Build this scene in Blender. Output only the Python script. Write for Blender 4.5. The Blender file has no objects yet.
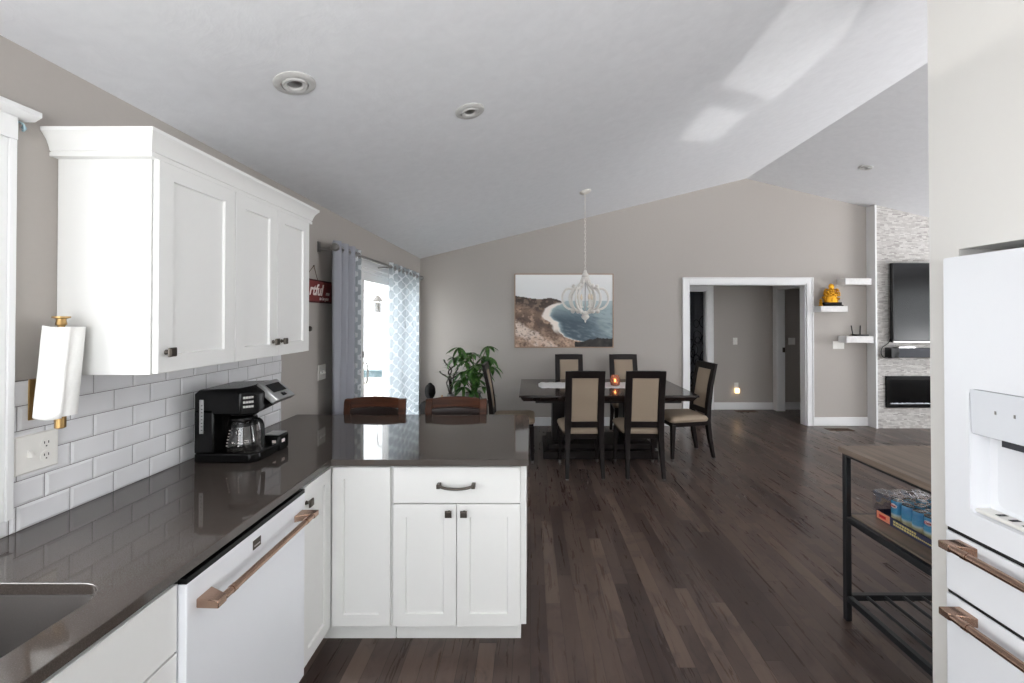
import bpy, bmesh, math, random
from mathutils import Vector, Matrix
random.seed(7)
R = math.radians
PI = math.pi
SC = bpy.context.scene
COL = SC.collection

# ------------------------------------------------------------------ camera, world, light, exposure
F_PX, W_PX, H_PX = 425.0, 1024.0, 683.0
TILT = 0.5
cam_d = bpy.data.cameras.new('camera')
cam_d.sensor_width = 36.0
cam_d.lens = 36.0 * F_PX / W_PX
cam_d.shift_x = -(530 - 512) / W_PX
cam_d.shift_y = -(341.5 - (317 - F_PX * math.tan(R(TILT)))) / W_PX
cam_d.clip_start = 0.02
cam = bpy.data.objects.new('camera', cam_d)
COL.objects.link(cam)
cam.location = (0, 0, 1.584)
cam.rotation_euler = (R(90 + TILT), 0, 0)
SC.camera = cam

vs = SC.view_settings
vs.view_transform = 'Standard'
try: vs.look = 'None'
except Exception: pass
vs.gamma = 1.0
vs.use_curve_mapping = False
vs.exposure = 0.24

w = bpy.data.worlds.new('sky'); SC.world = w; w.use_nodes = True
bg = w.node_tree.nodes['Background']
bg.inputs['Color'].default_value = (0.93, 0.97, 1.0, 1)
bg.inputs['Strength'].default_value = 5.5

def area(name, loc, aim, sx, sy, power, color=(1, 1, 1), spread=180):
    l = bpy.data.lights.new(name, 'AREA'); l.shape = 'RECTANGLE'
    l.size, l.size_y, l.energy, l.color = sx, sy, power, color
    l.spread = R(spread)
    o = bpy.data.objects.new(name, l); COL.objects.link(o)
    o.location = loc
    d = Vector(aim) - Vector(loc)
    o.rotation_euler = d.to_track_quat('-Z', 'Y').to_euler()
    return o
# daylight lamps outside the sink window and two assumed windows, plus added fill lamps for the ceiling and end wall
area('assumed_daylight_back', (-0.15, -2.7, 1.35), (-0.15, 0, 1.3), 2.5, 1.8, 10, (1.0, 0.98, 0.96))  # lamp at an assumed window behind the camera
area('daylight_sink_window', (-2.1, 0.72, 1.6), (0, 0.72, 1.45), 1.0, 1.05, 13, (1.0, 0.99, 0.98), 100)
area('assumed_daylight_living', (8.3, 3.6, 0.6), (6.5, 3.6, 1.6), 3.0, 1.5, 230, (0.98, 0.98, 1.0))  # lamp at an assumed, unseen window on the living room side
area('added_fill_living_back', (5.0, -2.8, 1.35), (4.6, 2, 1.3), 3.6, 1.7, 20, (1.0, 0.99, 0.98))  # added lamp at an unseen window, brightens end wall and fireplace
area('added_upfill_kitchen', (-0.1, -3.7, -0.3), (-0.1, -3.2, 1.0), 3.4, 2.0, 400, (1.0, 0.98, 0.97))  # added lamp facing up from outside, lifts the kitchen ceiling
area('added_upfill_living', (5.0, -3.7, -0.3), (5.0, -3.2, 1.0), 4.4, 2.0, 1000, (1.0, 0.98, 0.97))  # added lamp facing up, lifts the living room ceiling
area('added_upfill_living_side', (9.6, 3.6, -0.3), (9.1, 3.6, 1.0), 2.2, 4.0, 480, (0.98, 0.98, 1.0))  # added lamp beyond the assumed side window, aimed up to brighten the far ceiling
# two narrow added lamps stand in for reflected sunlight and cast the ceiling patches
_d = Vector((0.36, 0.76, 0.62)).normalized()
for _n, _c, _sx, _sy, _e in (('added_patch_lamp_upper', (1.60, 2.40, 3.2), 0.48, 0.92, 0.42), ('added_patch_lamp_lower', (1.55, 3.61, 3.2), 0.36, 0.42, 0.15)):
    _o = area(_n, Vector(_c) - _d * 3.3, _c, _sx, _sy, _e, (1, 0.99, 0.96), 1.0)
    _y = (Vector((0, 1, 0)) - _d * _d.y).normalized(); _x = _y.cross(-_d)
    _o.rotation_euler = Matrix((_x, _y, -_d)).transposed().to_euler()

# ------------------------------------------------------------------ materials
def lin(c):
    return tuple(((v / 255) / 12.92 if v / 255 <= 0.04045 else ((v / 255 + 0.055) / 1.055) ** 2.4) for v in c) + (1.0,)

class NT:
    def __init__(s, name):
        s.mat = bpy.data.materials.new(name); s.mat.use_nodes = True
        s.t = s.mat.node_tree; s.n = s.t.nodes; s.l = s.t.links
        s.bsdf = s.n['Principled BSDF']; s.out = s.n['Material Output']
    def node(s, t, **kw):
        n = s.n.new(t)
        for k, v in kw.items(): setattr(n, k, v)
        return n
    def set(s, sock, v):
        if hasattr(v, 'links'): s.l.new(v, sock)
        else: sock.default_value = v
    def m(s, op, a, b=0.0, c=None):
        n = s.node('ShaderNodeMath', operation=op)
        s.set(n.inputs[0], a); s.set(n.inputs[1], b)
        if c is not None: s.set(n.inputs[2], c)
        return n.outputs[0]
    def coord(s):
        n = s.node('ShaderNodeTexCoord'); x = s.node('ShaderNodeSeparateXYZ')
        s.l.new(n.outputs['Object'], x.inputs[0])
        return n.outputs['Object'], x.outputs[0], x.outputs[1], x.outputs[2]
    def geo(s):
        n = s.node('ShaderNodeNewGeometry'); x = s.node('ShaderNodeSeparateXYZ')
        s.l.new(n.outputs['Position'], x.inputs[0])
        return n.outputs['Position'], x.outputs[0], x.outputs[1], x.outputs[2]
    def comb(s, x, y, z=0.0):
        n = s.node('ShaderNodeCombineXYZ')
        for i, v in enumerate((x, y, z)): s.set(n.inputs[i], v)
        return n.outputs[0]
    def noise(s, vec, scale, detail=3, rough=0.5, dist=0.0):
        n = s.node('ShaderNodeTexNoise'); s.l.new(vec, n.inputs['Vector'])
        n.inputs['Scale'].default_value = scale; n.inputs['Detail'].default_value = detail
        n.inputs['Roughness'].default_value = rough; n.inputs['Distortion'].default_value = dist
        return n.outputs[0]
    def white(s, vec):
        n = s.node('ShaderNodeTexWhiteNoise', noise_dimensions='3D'); s.l.new(vec, n.inputs['Vector'])
        return n.outputs['Value']
    def ramp(s, fac, stops):
        n = s.node('ShaderNodeValToRGB'); s.l.new(fac, n.inputs[0])
        e = n.color_ramp.elements
        while len(e) < len(stops): e.new(0.5)
        for k, (p, c) in enumerate(stops):
            e[k].position = p; e[k].color = lin(c) if len(c) == 3 else c
        return n.outputs[0]
    def mix(s, fac, a, b, blend='MIX'):
        n = s.node('ShaderNodeMix', data_type='RGBA', blend_type=blend)
        s.set(n.inputs[0], fac); s.set(n.inputs[6], a); s.set(n.inputs[7], b)
        return n.outputs[2]
    def bump(s, h, strength=0.2, dist=0.01):
        n = s.node('ShaderNodeBump'); n.inputs['Strength'].default_value = strength; n.inputs['Distance'].default_value = dist
        s.l.new(h, n.inputs['Height']); s.l.new(n.outputs[0], s.bsdf.inputs['Normal'])
    def p(s, **kw):
        for k, v in kw.items(): s.set(s.bsdf.inputs[k.replace('_', ' ')], v)
        return s

def simple(name, rgb, rough=0.5, metal=0.0, var=0.06, scale=30, bump=0.0, **kw):
    """plain surface with a faint procedural mottling of its own colour"""
    t = NT(name); vec = t.coord()[0]
    n = t.noise(vec, scale, 4)
    c = lin(rgb)
    lo = tuple(v * (1 - var) for v in c[:3]) + (1,); hi = tuple(min(1, v * (1 + var)) for v in c[:3]) + (1,)
    t.p(Base_Color=t.mix(n, lo, hi), Roughness=rough, Metallic=metal)
    if bump: t.bump(n, bump, 0.004)
    for k, v in kw.items(): t.set(t.bsdf.inputs[k.replace('_', ' ')], v)
    return t.mat

M = {}
M['wall'] = simple('greige_wall_paint', (175, 169, 163), 0.75, var=0.02, scale=60, bump=0.05)
M['trim'] = simple('white_trim_paint', (233, 233, 233), 0.35, var=0.01)
M['cab'] = simple('white_cabinet_paint', (233, 233, 231), 0.32, var=0.008)
M['white_app'] = simple('matte_white_enamel', (233, 235, 239), 0.28, var=0.006)
M['gloss_white'] = simple('gloss_white_panel', (222, 225, 230), 0.02, var=0.005)
M['plastic_white'] = simple('white_plastic', (238, 236, 231), 0.35, var=0.01)
M['black'] = simple('black_plastic', (9, 9, 10), 0.25, var=0.05, Specular_IOR_Level=0.25)
M['black_matte'] = simple('black_matte_plastic', (20, 20, 21), 0.55, var=0.05)
M['black_metal'] = simple('black_powder_coated_metal', (24, 25, 28), 0.45, var=0.1)
M['gap'] = simple('dark_gap', (8, 8, 9), 0.6)
M['silver'] = simple('brushed_silver', (190, 190, 190), 0.3, 0.9, var=0.05)
M['ring'] = simple('satin_light_trim', (196, 195, 193), 0.35)
M['steel'] = simple('satin_nickel', (150, 148, 146), 0.3, 1.0, var=0.05)
M['pewter'] = simple('dark_pewter', (92, 86, 80), 0.35, 0.9, var=0.12, scale=90)
M['bronze'] = simple('brushed_bronze', (178, 148, 130), 0.24, 1.0, var=0.02, scale=60)
M['brass'] = simple('brushed_brass', (168, 138, 92), 0.32, 1.0, var=0.05)
M['gold'] = simple('polished_gold', (206, 150, 46), 0.3, 1.0, var=0.1)
M['dark_wood'] = simple('espresso_wood', (25, 18, 17), 0.42, var=0.25, scale=14, Specular_IOR_Level=0.22)
M['table_wood'] = simple('espresso_table_wood', (44, 34, 32), 0.12, var=0.2, scale=9)
M['beige'] = simple('beige_upholstery', (158, 141, 122), 0.6, var=0.05, scale=140, bump=0.1)
M['leather'] = simple('dark_brown_leather', (42, 30, 27), 0.35, var=0.15, scale=40, bump=0.1)
M['sink'] = simple('grey_composite_sink', (84, 80, 78), 0.4, var=0.12, scale=260)
M['paper'] = simple('white_paper_towel', (244, 243, 240), 0.9, var=0.02, scale=90, bump=0.35)
M['lace'] = simple('white_lace', (228, 226, 226), 0.85, var=0.08, scale=90, bump=0.3)
M['chalk'] = simple('chalky_white_wood', (226, 222, 216), 0.6, var=0.12, scale=40)
M['soil'] = simple('dark_soil', (40, 30, 24), 0.9, var=0.3, bump=0.4)
M['ceramic'] = simple('grey_ceramic', (120, 116, 112), 0.35)
M['statue'] = simple('black_stone', (14, 13, 13), 0.65, var=0.2, Specular_IOR_Level=0.15)
M['tan'] = simple('tan_resin', (176, 142, 104), 0.5, var=0.2)
M['red'] = simple('red_label', (176, 36, 34), 0.5)
M['deck'] = simple('weathered_deck', (196, 190, 184), 0.8, var=0.12)
M['teal'] = simple('teal_rail_paint', (40, 72, 78), 0.6, var=0.1)
M['ground_out'] = simple('pale_ground', (200, 200, 190), 0.9, var=0.15, scale=3)
M['shelf_white'] = simple('distressed_white_shelf', (224, 222, 220), 0.5, var=0.14, scale=25)
M['cord'] = simple('brown_twine', (86, 66, 50), 0.9, var=0.2)
M['signwhite'] = simple('white_sign_paint', (238, 226, 220), 0.7)
M['signred'] = simple('red_sign_board', (122, 48, 46), 0.65, var=0.25, scale=50)
M['signdark'] = simple('dark_red_sign_edge', (70, 22, 24), 0.7, var=0.2)
M['bluetape'] = simple('pale_blue_clip', (150, 176, 186), 0.4, var=0.1)
M['trayn'] = simple('navy_cardboard', (44, 48, 78), 0.6, var=0.1)
M['trayo'] = simple('salmon_cardboard', (226, 142, 112), 0.6, var=0.08)
M['yellow_ink'] = simple('yellow_ink', (206, 190, 120), 0.6)
M['red_ink'] = simple('red_ink', (196, 30, 40), 0.6)
M['tin'] = simple('can_lid_tin', (200, 196, 180), 0.25, 1.0)
M['screen'] = simple('dark_glass_screen', (5, 5, 6), 0.2, var=0.03, Specular_IOR_Level=0.2)
M['soundbar'] = simple('charcoal_speaker_cloth', (52, 54, 60), 0.7, var=0.1, scale=200)
M['vent'] = simple('brown_floor_register', (84, 62, 44), 0.45, 0.4)
M['grey_curtain'] = simple('grey_curtain_cloth', (160, 162, 170), 0.85, var=0.05, scale=160, bump=0.08)
M['hallcurtain'] = simple('charcoal_shower_curtain', (120, 122, 128), 0.8, var=0.08)
M['loops'] = simple('black_loop_print', (18, 18, 20), 0.8)
M['crystal'] = simple('white_embers', (230, 232, 238), 0.2, var=0.1)

def ceiling_mat():
    t = NT('skip_trowel_ceiling_paint'); vec, x, y, z = t.geo()
    a = t.noise(vec, 3.0, 5, 0.6, 1.0)
    ridge = t.m('ABSOLUTE', t.m('SUBTRACT', a, 0.5))
    b = t.noise(vec, 14, 5, 0.6, 0.4)
    h = t.m('ADD', t.m('MULTIPLY', t.m('POWER', t.m('SUBTRACT', 1.0, t.m('MINIMUM', t.m('MULTIPLY', ridge, 9.0), 1.0)), 2.0), 0.5), b)
    t.p(Base_Color=t.ramp(b, [(0.3, (222, 223, 226)), (0.7, (228, 229, 232))]), Roughness=0.8)
    t.bump(h, 0.05, 0.02)
    return t.mat
M['ceiling'] = ceiling_mat()

def floor_mat():
    t = NT('dark_maple_plank_floor'); vec, x, y, z = t.geo()
    PW, PL = 0.083, 0.95
    xs = t.m('DIVIDE', t.m('ADD', x, 20.0), PW); row = t.m('FLOOR', xs); fx = t.m('FRACT', xs)
    rr = t.white(t.comb(row, 3.0, 1.0))
    ys = t.m('DIVIDE', t.m('ADD', t.m('ADD', y, 20.0), t.m('MULTIPLY', rr, 7.0)), PL); idx = t.m('FLOOR', ys); fy = t.m('FRACT', ys)
    rnd = t.white(t.comb(row, idx, 5.0))
    grain = t.noise(t.comb(t.m('MULTIPLY', x, 34.0), t.m('ADD', t.m('MULTIPLY', y, 2.6), t.m('MULTIPLY', rnd, 40.0)), rnd), 1.0, 5, 0.6, 0.7)
    blot = t.noise(t.comb(t.m('MULTIPLY', x, 9.0), t.m('ADD', t.m('MULTIPLY', y, 5.0), t.m('MULTIPLY', rnd, 30.0)), rnd), 1.0, 3, 0.55, 1.0)
    c = t.ramp(rnd, [(0.0, (66, 54, 50)), (0.3, (86, 72, 66)), (0.75, (101, 85, 77)), (1.0, (118, 100, 89))])
    c = t.mix(t.m('MULTIPLY', t.m('SUBTRACT', 1.0, t.m('MULTIPLY', grain, 1.1)), 0.55), c, lin((52, 41, 38)))
    dark = t.ramp(blot, [(0.0, (0, 0, 0)), (0.50, (0, 0, 0)), (0.66, (255, 255, 255)), (1.0, (255, 255, 255))])
    c = t.mix(t.m('MULTIPLY', dark, 0.5), c, lin((52, 43, 44)))
    e = t.m('MINIMUM', t.m('MINIMUM', fx, t.m('SUBTRACT', 1.0, fx)), t.m('MULTIPLY', t.m('MINIMUM', fy, t.m('SUBTRACT', 1.0, fy)), PL / PW))
    seam = t.m('LESS_THAN', e, 0.016)
    c = t.mix(t.m('MULTIPLY', seam, 0.7), c, lin((34, 27, 25)))
    t.p(Base_Color=c, Roughness=t.m('ADD', t.m('MULTIPLY', grain, 0.06), 0.25), Specular_IOR_Level=0.3)
    t.bump(t.m('ADD', t.m('MULTIPLY', grain, 0.1), t.m('MINIMUM', t.m('MULTIPLY', e, 20.0), 1.0)), 0.08, 0.002)
    return t.mat
M['floor'] = floor_mat()

def quartz_mat():
    t = NT('dark_grey_quartz'); vec, x, y, z = t.geo()
    n = t.noise(vec, 420, 2, 0.6); b = t.noise(vec, 60, 3)
    c = t.ramp(n, [(0.3, (66, 60, 56)), (0.55, (76, 69, 65)), (0.72, (94, 87, 82))])
    t.p(Base_Color=t.mix(t.m('MULTIPLY', b, 0.3), c, lin((72, 65, 61))), Roughness=0.05, Specular_IOR_Level=0.65)
    return t.mat
M['quartz'] = quartz_mat()

def stone_mat():
    t = NT('split_face_stone_veneer'); vec, x, y, z = t.geo()
    RH = 0.017
    zs = t.m('DIVIDE', z, RH); row = t.m('FLOOR', zs); fz = t.m('FRACT', zs)
    rr = t.white(t.comb(row, 2.0, 7.0))
    xs = t.m('DIVIDE', t.m('ADD', x, t.m('MULTIPLY', rr, 3.0)), t.m('ADD', 0.035, t.m('MULTIPLY', rr, 0.05))); idx = t.m('FLOOR', xs); fx = t.m('FRACT', xs)
    rnd = t.white(t.comb(row, idx, 9.0))
    n = t.noise(vec, 60, 4, 0.6)
    c = t.ramp(rnd, [(0.0, (168, 163, 159)), (0.2, (190, 186, 182)), (0.6, (204, 200, 196)), (1.0, (216, 213, 209))])
    e = t.m('MINIMUM', t.m('MULTIPLY', t.m('MINIMUM', fx, t.m('SUBTRACT', 1.0, fx)), 4.0), t.m('MINIMUM', fz, t.m('SUBTRACT', 1.0, fz)))
    c = t.mix(t.m('MULTIPLY', t.m('LESS_THAN', e, 0.1), 0.35), c, lin((120, 115, 110)))
    t.p(Base_Color=c, Roughness=0.65)
    t.bump(t.m('ADD', t.m('ADD', t.m('MULTIPLY', rnd, 1.0), t.m('MINIMUM', t.m('MULTIPLY', e, 5.0), 1.0)), t.m('MULTIPLY', n, 0.6)), 0.7, 0.012)
    return t.mat
M['stone'] = stone_mat()

def wood_mat(name, a, b, rough, axis='x', scale=1.0):
    t = NT(name); vec, x, y, z = t.coord()
    u, v = (x, y) if axis == 'x' else (y, x)
    g = t.noise(t.comb(t.m('MULTIPLY', u, 2.0 * scale), t.m('MULTIPLY', v, 22.0 * scale), t.m('MULTIPLY', z, 22.0 * scale)), 1.0, 5, 0.6, 0.6)
    t.p(Base_Color=t.ramp(g, [(0.3, a), (0.7, b)]), Roughness=rough); t.bump(g, 0.1, 0.003); t.p(Specular_IOR_Level=0.25)
    return t.mat
M['cart_wood'] = wood_mat('rustic_brown_cart_wood', (100, 88, 79), (146, 129, 115), 0.4, 'y')
M['stool_wood'] = wood_mat('reddish_brown_stool_wood', (50, 27, 16), (96, 54, 33), 0.45)
M['frame_wood'] = wood_mat('pale_oak_frame', (150, 124, 104), (180, 152, 130), 0.5)

def glass_mat(name, tint=(1, 1, 1), gloss=0.08):
    t = NT(name); t.n.remove(t.bsdf)
    tr = t.node('ShaderNodeBsdfTransparent'); tr.inputs[0].default_value = (*tint, 1)
    gl = t.node('ShaderNodeBsdfGlossy'); gl.inputs['Roughness'].default_value = 0.02
    ge = t.node('ShaderNodeNewGeometry'); dp = t.node('ShaderNodeVectorMath', operation='DOT_PRODUCT')
    t.l.new(ge.outputs['Normal'], dp.inputs[0]); t.l.new(ge.outputs['Incoming'], dp.inputs[1])
    sch = t.m('ADD', 0.02 + gloss * .3, t.m('MULTIPLY', 0.9, t.m('POWER', t.m('SUBTRACT', 1.0, t.m('ABSOLUTE', dp.outputs['Value'])), 5.0)))
    mx = t.node('ShaderNodeMixShader')
    t.l.new(sch, mx.inputs[0]); t.l.new(tr.outputs[0], mx.inputs[1]); t.l.new(gl.outputs[0], mx.inputs[2])
    t.l.new(mx.outputs[0], t.out.inputs[0])
    return t.mat
M['glass'] = glass_mat('window_glass')
M['carafe_glass'] = glass_mat('carafe_glass', (0.8, 0.78, 0.76), 0.25)
M['film'] = glass_mat('clear_shrink_film', (0.84, 0.84, 0.87), 0.45)

def sheer_mat():
    t = NT('trellis_sheer_curtain'); vec, x, y, z = t.geo()
    u = t.m('MULTIPLY', y, 2 * PI / 0.105); v = t.m('MULTIPLY', z, 2 * PI / 0.13)
    f = t.m('ABSOLUTE', t.m('ADD', t.m('COSINE', u), t.m('COSINE', v)))
    line = t.m('LESS_THAN', f, 0.34)
    c = t.mix(line, lin((206, 213, 218)), lin((240, 243, 245)))
    t.p(Base_Color=c, Roughness=0.9)
    tl = t.node('ShaderNodeBsdfTranslucent'); t.l.new(c, tl.inputs[0])
    mx = t.node('ShaderNodeMixShader'); mx.inputs[0].default_value = 0.5
    t.l.new(t.bsdf.outputs[0], mx.inputs[1]); t.l.new(tl.outputs[0], mx.inputs[2])
    tp = t.node('ShaderNodeBsdfTransparent')
    m2 = t.node('ShaderNodeMixShader'); t.l.new(t.m('MULTIPLY', t.m('SUBTRACT', 1.0, line), 0.22), m2.inputs[0])
    t.l.new(mx.outputs[0], m2.inputs[1]); t.l.new(tp.outputs[0], m2.inputs[2])
    t.l.new(m2.outputs[0], t.out.inputs[0])
    return t.mat
M['sheer'] = sheer_mat()

def leaf_mat():
    t = NT('green_leaf'); vec, x, y, z = t.geo()
    n = t.noise(vec, 22, 3)
    t.p(Base_Color=t.ramp(n, [(0.3, (38, 70, 30)), (0.55, (62, 104, 42)), (0.75, (104, 138, 64))]), Roughness=0.4)
    return t.mat
M['leaf'] = leaf_mat()
M['stem'] = simple('green_brown_stem', (74, 76, 44), 0.6, var=0.25)
M['bamboo'] = simple('dark_bamboo_stalk', (52, 50, 36), 0.45, var=0.25)

def glow(name, rgb, strength, base=(200, 180, 150)):
    t = NT(name); t.p(Base_Color=lin(base), Emission_Color=lin(rgb), Emission_Strength=strength)
    n = t.noise(t.coord()[0], 20, 2); t.p(Roughness=t.m('ADD', 0.3, t.m('MULTIPLY', n, 0.1)))
    return t.mat
M['nightlight'] = glow('night_light_glow', (255, 214, 160), 2.5)
M['flame'] = glow('candle_flame', (255, 196, 120), 30)
M['bulb'] = simple('clear_candle_bulb', (236, 224, 204), 0.15)

def amber_mat():
    t = NT('amber_mercury_glass'); n = t.noise(t.coord()[0], 60, 3)
    t.p(Base_Color=t.ramp(n, [(0.3, (206, 140, 116)), (0.7, (240, 190, 166))]), Roughness=0.2, Transmission_Weight=0.7, IOR=1.2)
    return t.mat
M['amber'] = amber_mat()

def can_mat():
    t = NT('blue_juice_can_label'); vec, x, y, z = t.coord()
    n = t.noise(vec, 45, 4)
    c = t.ramp(z, [(0.0, (236, 220, 150)), (0.046, (238, 226, 170)), (0.052, (225, 240, 245)), (0.060, (70, 180, 222)), (0.105, (40, 148, 208)), (0.12, (80, 176, 222))])
    t.p(Base_Color=t.mix(t.m('MULTIPLY', n, 0.25), c, lin((150, 205, 225))), Roughness=0.25)
    return t.mat
M['can'] = can_mat()

def vcol_mat():
    t = NT('coast_print_canvas'); a = t.node('ShaderNodeVertexColor', layer_name='Col')
    t.p(Base_Color=a.outputs[0], Roughness=0.7); t.bump(t.noise(t.coord()[0], 400, 2), 0.05, 0.001)
    return t.mat
M['print'] = vcol_mat()

def tile_mat():
    t = NT('glossy_white_subway_tile'); vec, x, y, z = t.geo()
    t.p(Base_Color=t.ramp(t.noise(vec, 5, 2), [(0.3, (226, 226, 228)), (0.7, (234, 234, 236))]), Roughness=0.12)
    return t.mat
M['tile'] = tile_mat()
M['grout'] = simple('grey_grout', (112, 108, 106), 0.9)

# ------------------------------------------------------------------ mesh builder
class MB:
    def __init__(s): s.bm = bmesh.new(); s.M = None
    def v(s, p):
        p = Vector(p)
        if s.M is not None: p = s.M @ p
        return s.bm.verts.new(p)
    def f(s, vs):
        try: return s.bm.faces.new(vs)
        except ValueError: return None
    def hexa(s, b, t):
        B = [s.v(p) for p in b]; T = [s.v(p) for p in t]; n = len(B)
        s.f(B[::-1]); s.f(T)
        for i in range(n): s.f([B[i], B[(i + 1) % n], T[(i + 1) % n], T[i]])
        return s
    def box(s, x0, x1, y0, y1, z0, z1):
        return s.hexa([(x0, y0, z0), (x1, y0, z0), (x1, y1, z0), (x0, y1, z0)], [(x0, y0, z1), (x1, y0, z1), (x1, y1, z1), (x0, y1, z1)])
    def frustum(s, c0, s0, c1, s1):
        q = lambda c, z: [(c[0] - z[0] / 2, c[1] - z[1] / 2, c[2]), (c[0] + z[0] / 2, c[1] - z[1] / 2, c[2]), (c[0] + z[0] / 2, c[1] + z[1] / 2, c[2]), (c[0] - z[0] / 2, c[1] + z[1] / 2, c[2])]
        return s.hexa(q(c0, s0), q(c1, s1))
    def prism(s, poly, axis, a0, a1):
        mk = {'z': lambda p, a: (p[0], p[1], a), 'y': lambda p, a: (p[0], a, p[1]), 'x': lambda p, a: (a, p[0], p[1])}[axis]
        return s.hexa([mk(p, a0) for p in poly], [mk(p, a1) for p in poly])
    def slab(s, outer, holes, z0, z1, mk=None):
        mk = mk or (lambda p, z: (p[0], p[1], z))
        loops = []
        ed = []
        for lp in [outer] + holes:
            vs_ = [s.v(mk(p, z0)) for p in lp]; loops.append(vs_)
            for i in range(len(vs_)): ed.append(s.bm.edges.new((vs_[i], vs_[(i + 1) % len(vs_)])))
        r = bmesh.ops.triangle_fill(s.bm, use_beauty=True, use_dissolve=False, edges=ed)
        faces = [g for g in r['geom'] if isinstance(g, bmesh.types.BMFace)]
        vmap = {}
        for lp, vs_ in zip([outer] + holes, loops):
            for p, vv in zip(lp, vs_): vmap[vv] = s.v(mk(p, z1))
        for fc in faces: s.f([vmap[x] for x in reversed(fc.verts)])
        for vs_ in loops:
            n = len(vs_)
            for i in range(n): s.f([vs_[i], vs_[(i + 1) % n], vmap[vs_[(i + 1) % n]], vmap[vs_[i]]])
        return s
    def rings(s, rs, cap=True, closed=True):
        L = [[s.v(p) for p in r] for r in rs]
        n = len(L[0])
        for a, b in zip(L, L[1:]):
            for i in range(n if closed else n - 1): s.f([a[i], a[(i + 1) % n], b[(i + 1) % n], b[i]])
        if cap and closed: s.f(L[0][::-1]); s.f(L[-1])
        return s
    def tube(s, path, r, n=8, closed=False, flat=None, cap=True):
        P = [Vector(p) for p in path]; N = len(P)
        T = []
        for i in range(N):
            a = P[(i - 1) % N] if closed or i else P[0]; b = P[(i + 1) % N] if closed or i < N - 1 else P[-1]
            T.append((b - a).normalized())
        up = Vector((0, 0, 1)) if abs(T[0].z) < 0.9 else Vector((1, 0, 0))
        if flat is not None: up = Vector(flat[1])
        nv = (up - T[0] * up.dot(T[0])).normalized(); rs = []
        for i in range(N):
            nv = (nv - T[i] * nv.dot(T[i]))
            if nv.length < 1e-6: nv = T[i].orthogonal()
            nv.normalize()
            if flat is not None:
                k = Vector(flat[1]); k = k - T[i] * k.dot(T[i])
                if k.length > 1e-4: nv = k.normalized()
            bv = T[i].cross(nv); ri = r[i] if isinstance(r, (list, tuple)) else r
            fr = flat[0] if flat is not None else 1.0
            rs.append([P[i] + nv * (ri * fr * math.cos(2 * PI * k / n)) + bv * (ri * math.sin(2 * PI * k / n)) for k in range(n)])
        if closed: rs.append(rs[0])
        return s.rings(rs, cap=cap and not closed)
    def lathe(s, prof, c=(0, 0, 0), n=24, axis='z', sx=1, sy=1):
        rs = []
        for r, h in prof:
            ring = []
            for k in range(n):
                a = 2 * PI * k / n; u, v_ = max(r, 1e-4) * sx * math.cos(a), max(r, 1e-4) * sy * math.sin(a)
                p = {'z': (u, v_, h), 'y': (u, h, v_), 'x': (h, u, v_)}[axis]
                ring.append((c[0] + p[0], c[1] + p[1], c[2] + p[2]))
            rs.append(ring)
        return s.rings(rs)
    def ball(s, c, r, n=12, m=8):
        r = r if isinstance(r, (tuple, list)) else (r, r, r)
        rs = []
        for j in range(m + 1):
            t = PI * j / m; q = max(math.sin(t), 1e-3)
            rs.append([(c[0] + r[0] * q * math.cos(2 * PI * k / n), c[1] + r[1] * q * math.sin(2 * PI * k / n), c[2] - r[2] * math.cos(t)) for k in range(n)])
        return s.rings(rs)
    def sheet(s, fn, nu, nv, thick=0.0):
        g = [[s.v(fn(i / nu, j / nv)) for j in range(nv + 1)] for i in range(nu + 1)]
        for i in range(nu):
            for j in range(nv): s.f([g[i][j], g[i + 1][j], g[i + 1][j + 1], g[i][j + 1]])
        return s
    def build(s, name, mat, parent=None, bevel=0.0, seg=2, smooth=True, solid=0.0, sub=0, weld=False):
        bm = s.bm
        if weld: bmesh.ops.remove_doubles(bm, verts=bm.verts, dist=1e-5)
        bmesh.ops.recalc_face_normals(bm, faces=bm.faces)
        me = bpy.data.meshes.new(name)
        off = Vector((0, 0, 0))
        if parent is not None:
            q = parent
            while q is not None: off += q.location; q = q.parent
        else:
            xs = [v.co for v in bm.verts]
            lo = Vector([min(c[i] for c in xs) for i in range(3)]); hi = Vector([max(c[i] for c in xs) for i in range(3)])
            off = Vector(((lo.x + hi.x) / 2, (lo.y + hi.y) / 2, lo.z))
        bmesh.ops.translate(bm, verts=bm.verts, vec=-off)
        bm.to_mesh(me); bm.free()
        me.materials.append(mat)
        o = bpy.data.objects.new(name, me); COL.objects.link(o)
        if parent is not None: o.parent = parent
        else: o.location = off
        if smooth:
            for p in me.polygons: p.use_smooth = True
            me.set_sharp_from_angle(angle=R(38))
        if solid:
            md = o.modifiers.new('solidify', 'SOLIDIFY'); md.thickness = solid; md.offset = 0
        if bevel:
            md = o.modifiers.new('bevel', 'BEVEL'); md.width = bevel; md.segments = seg; md.limit_method = 'ANGLE'; md.angle_limit = R(40)
            md.harden_normals = False
        if sub:
            md = o.modifiers.new('subsurf', 'SUBSURF'); md.levels = sub; md.render_levels = sub
        return o

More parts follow.
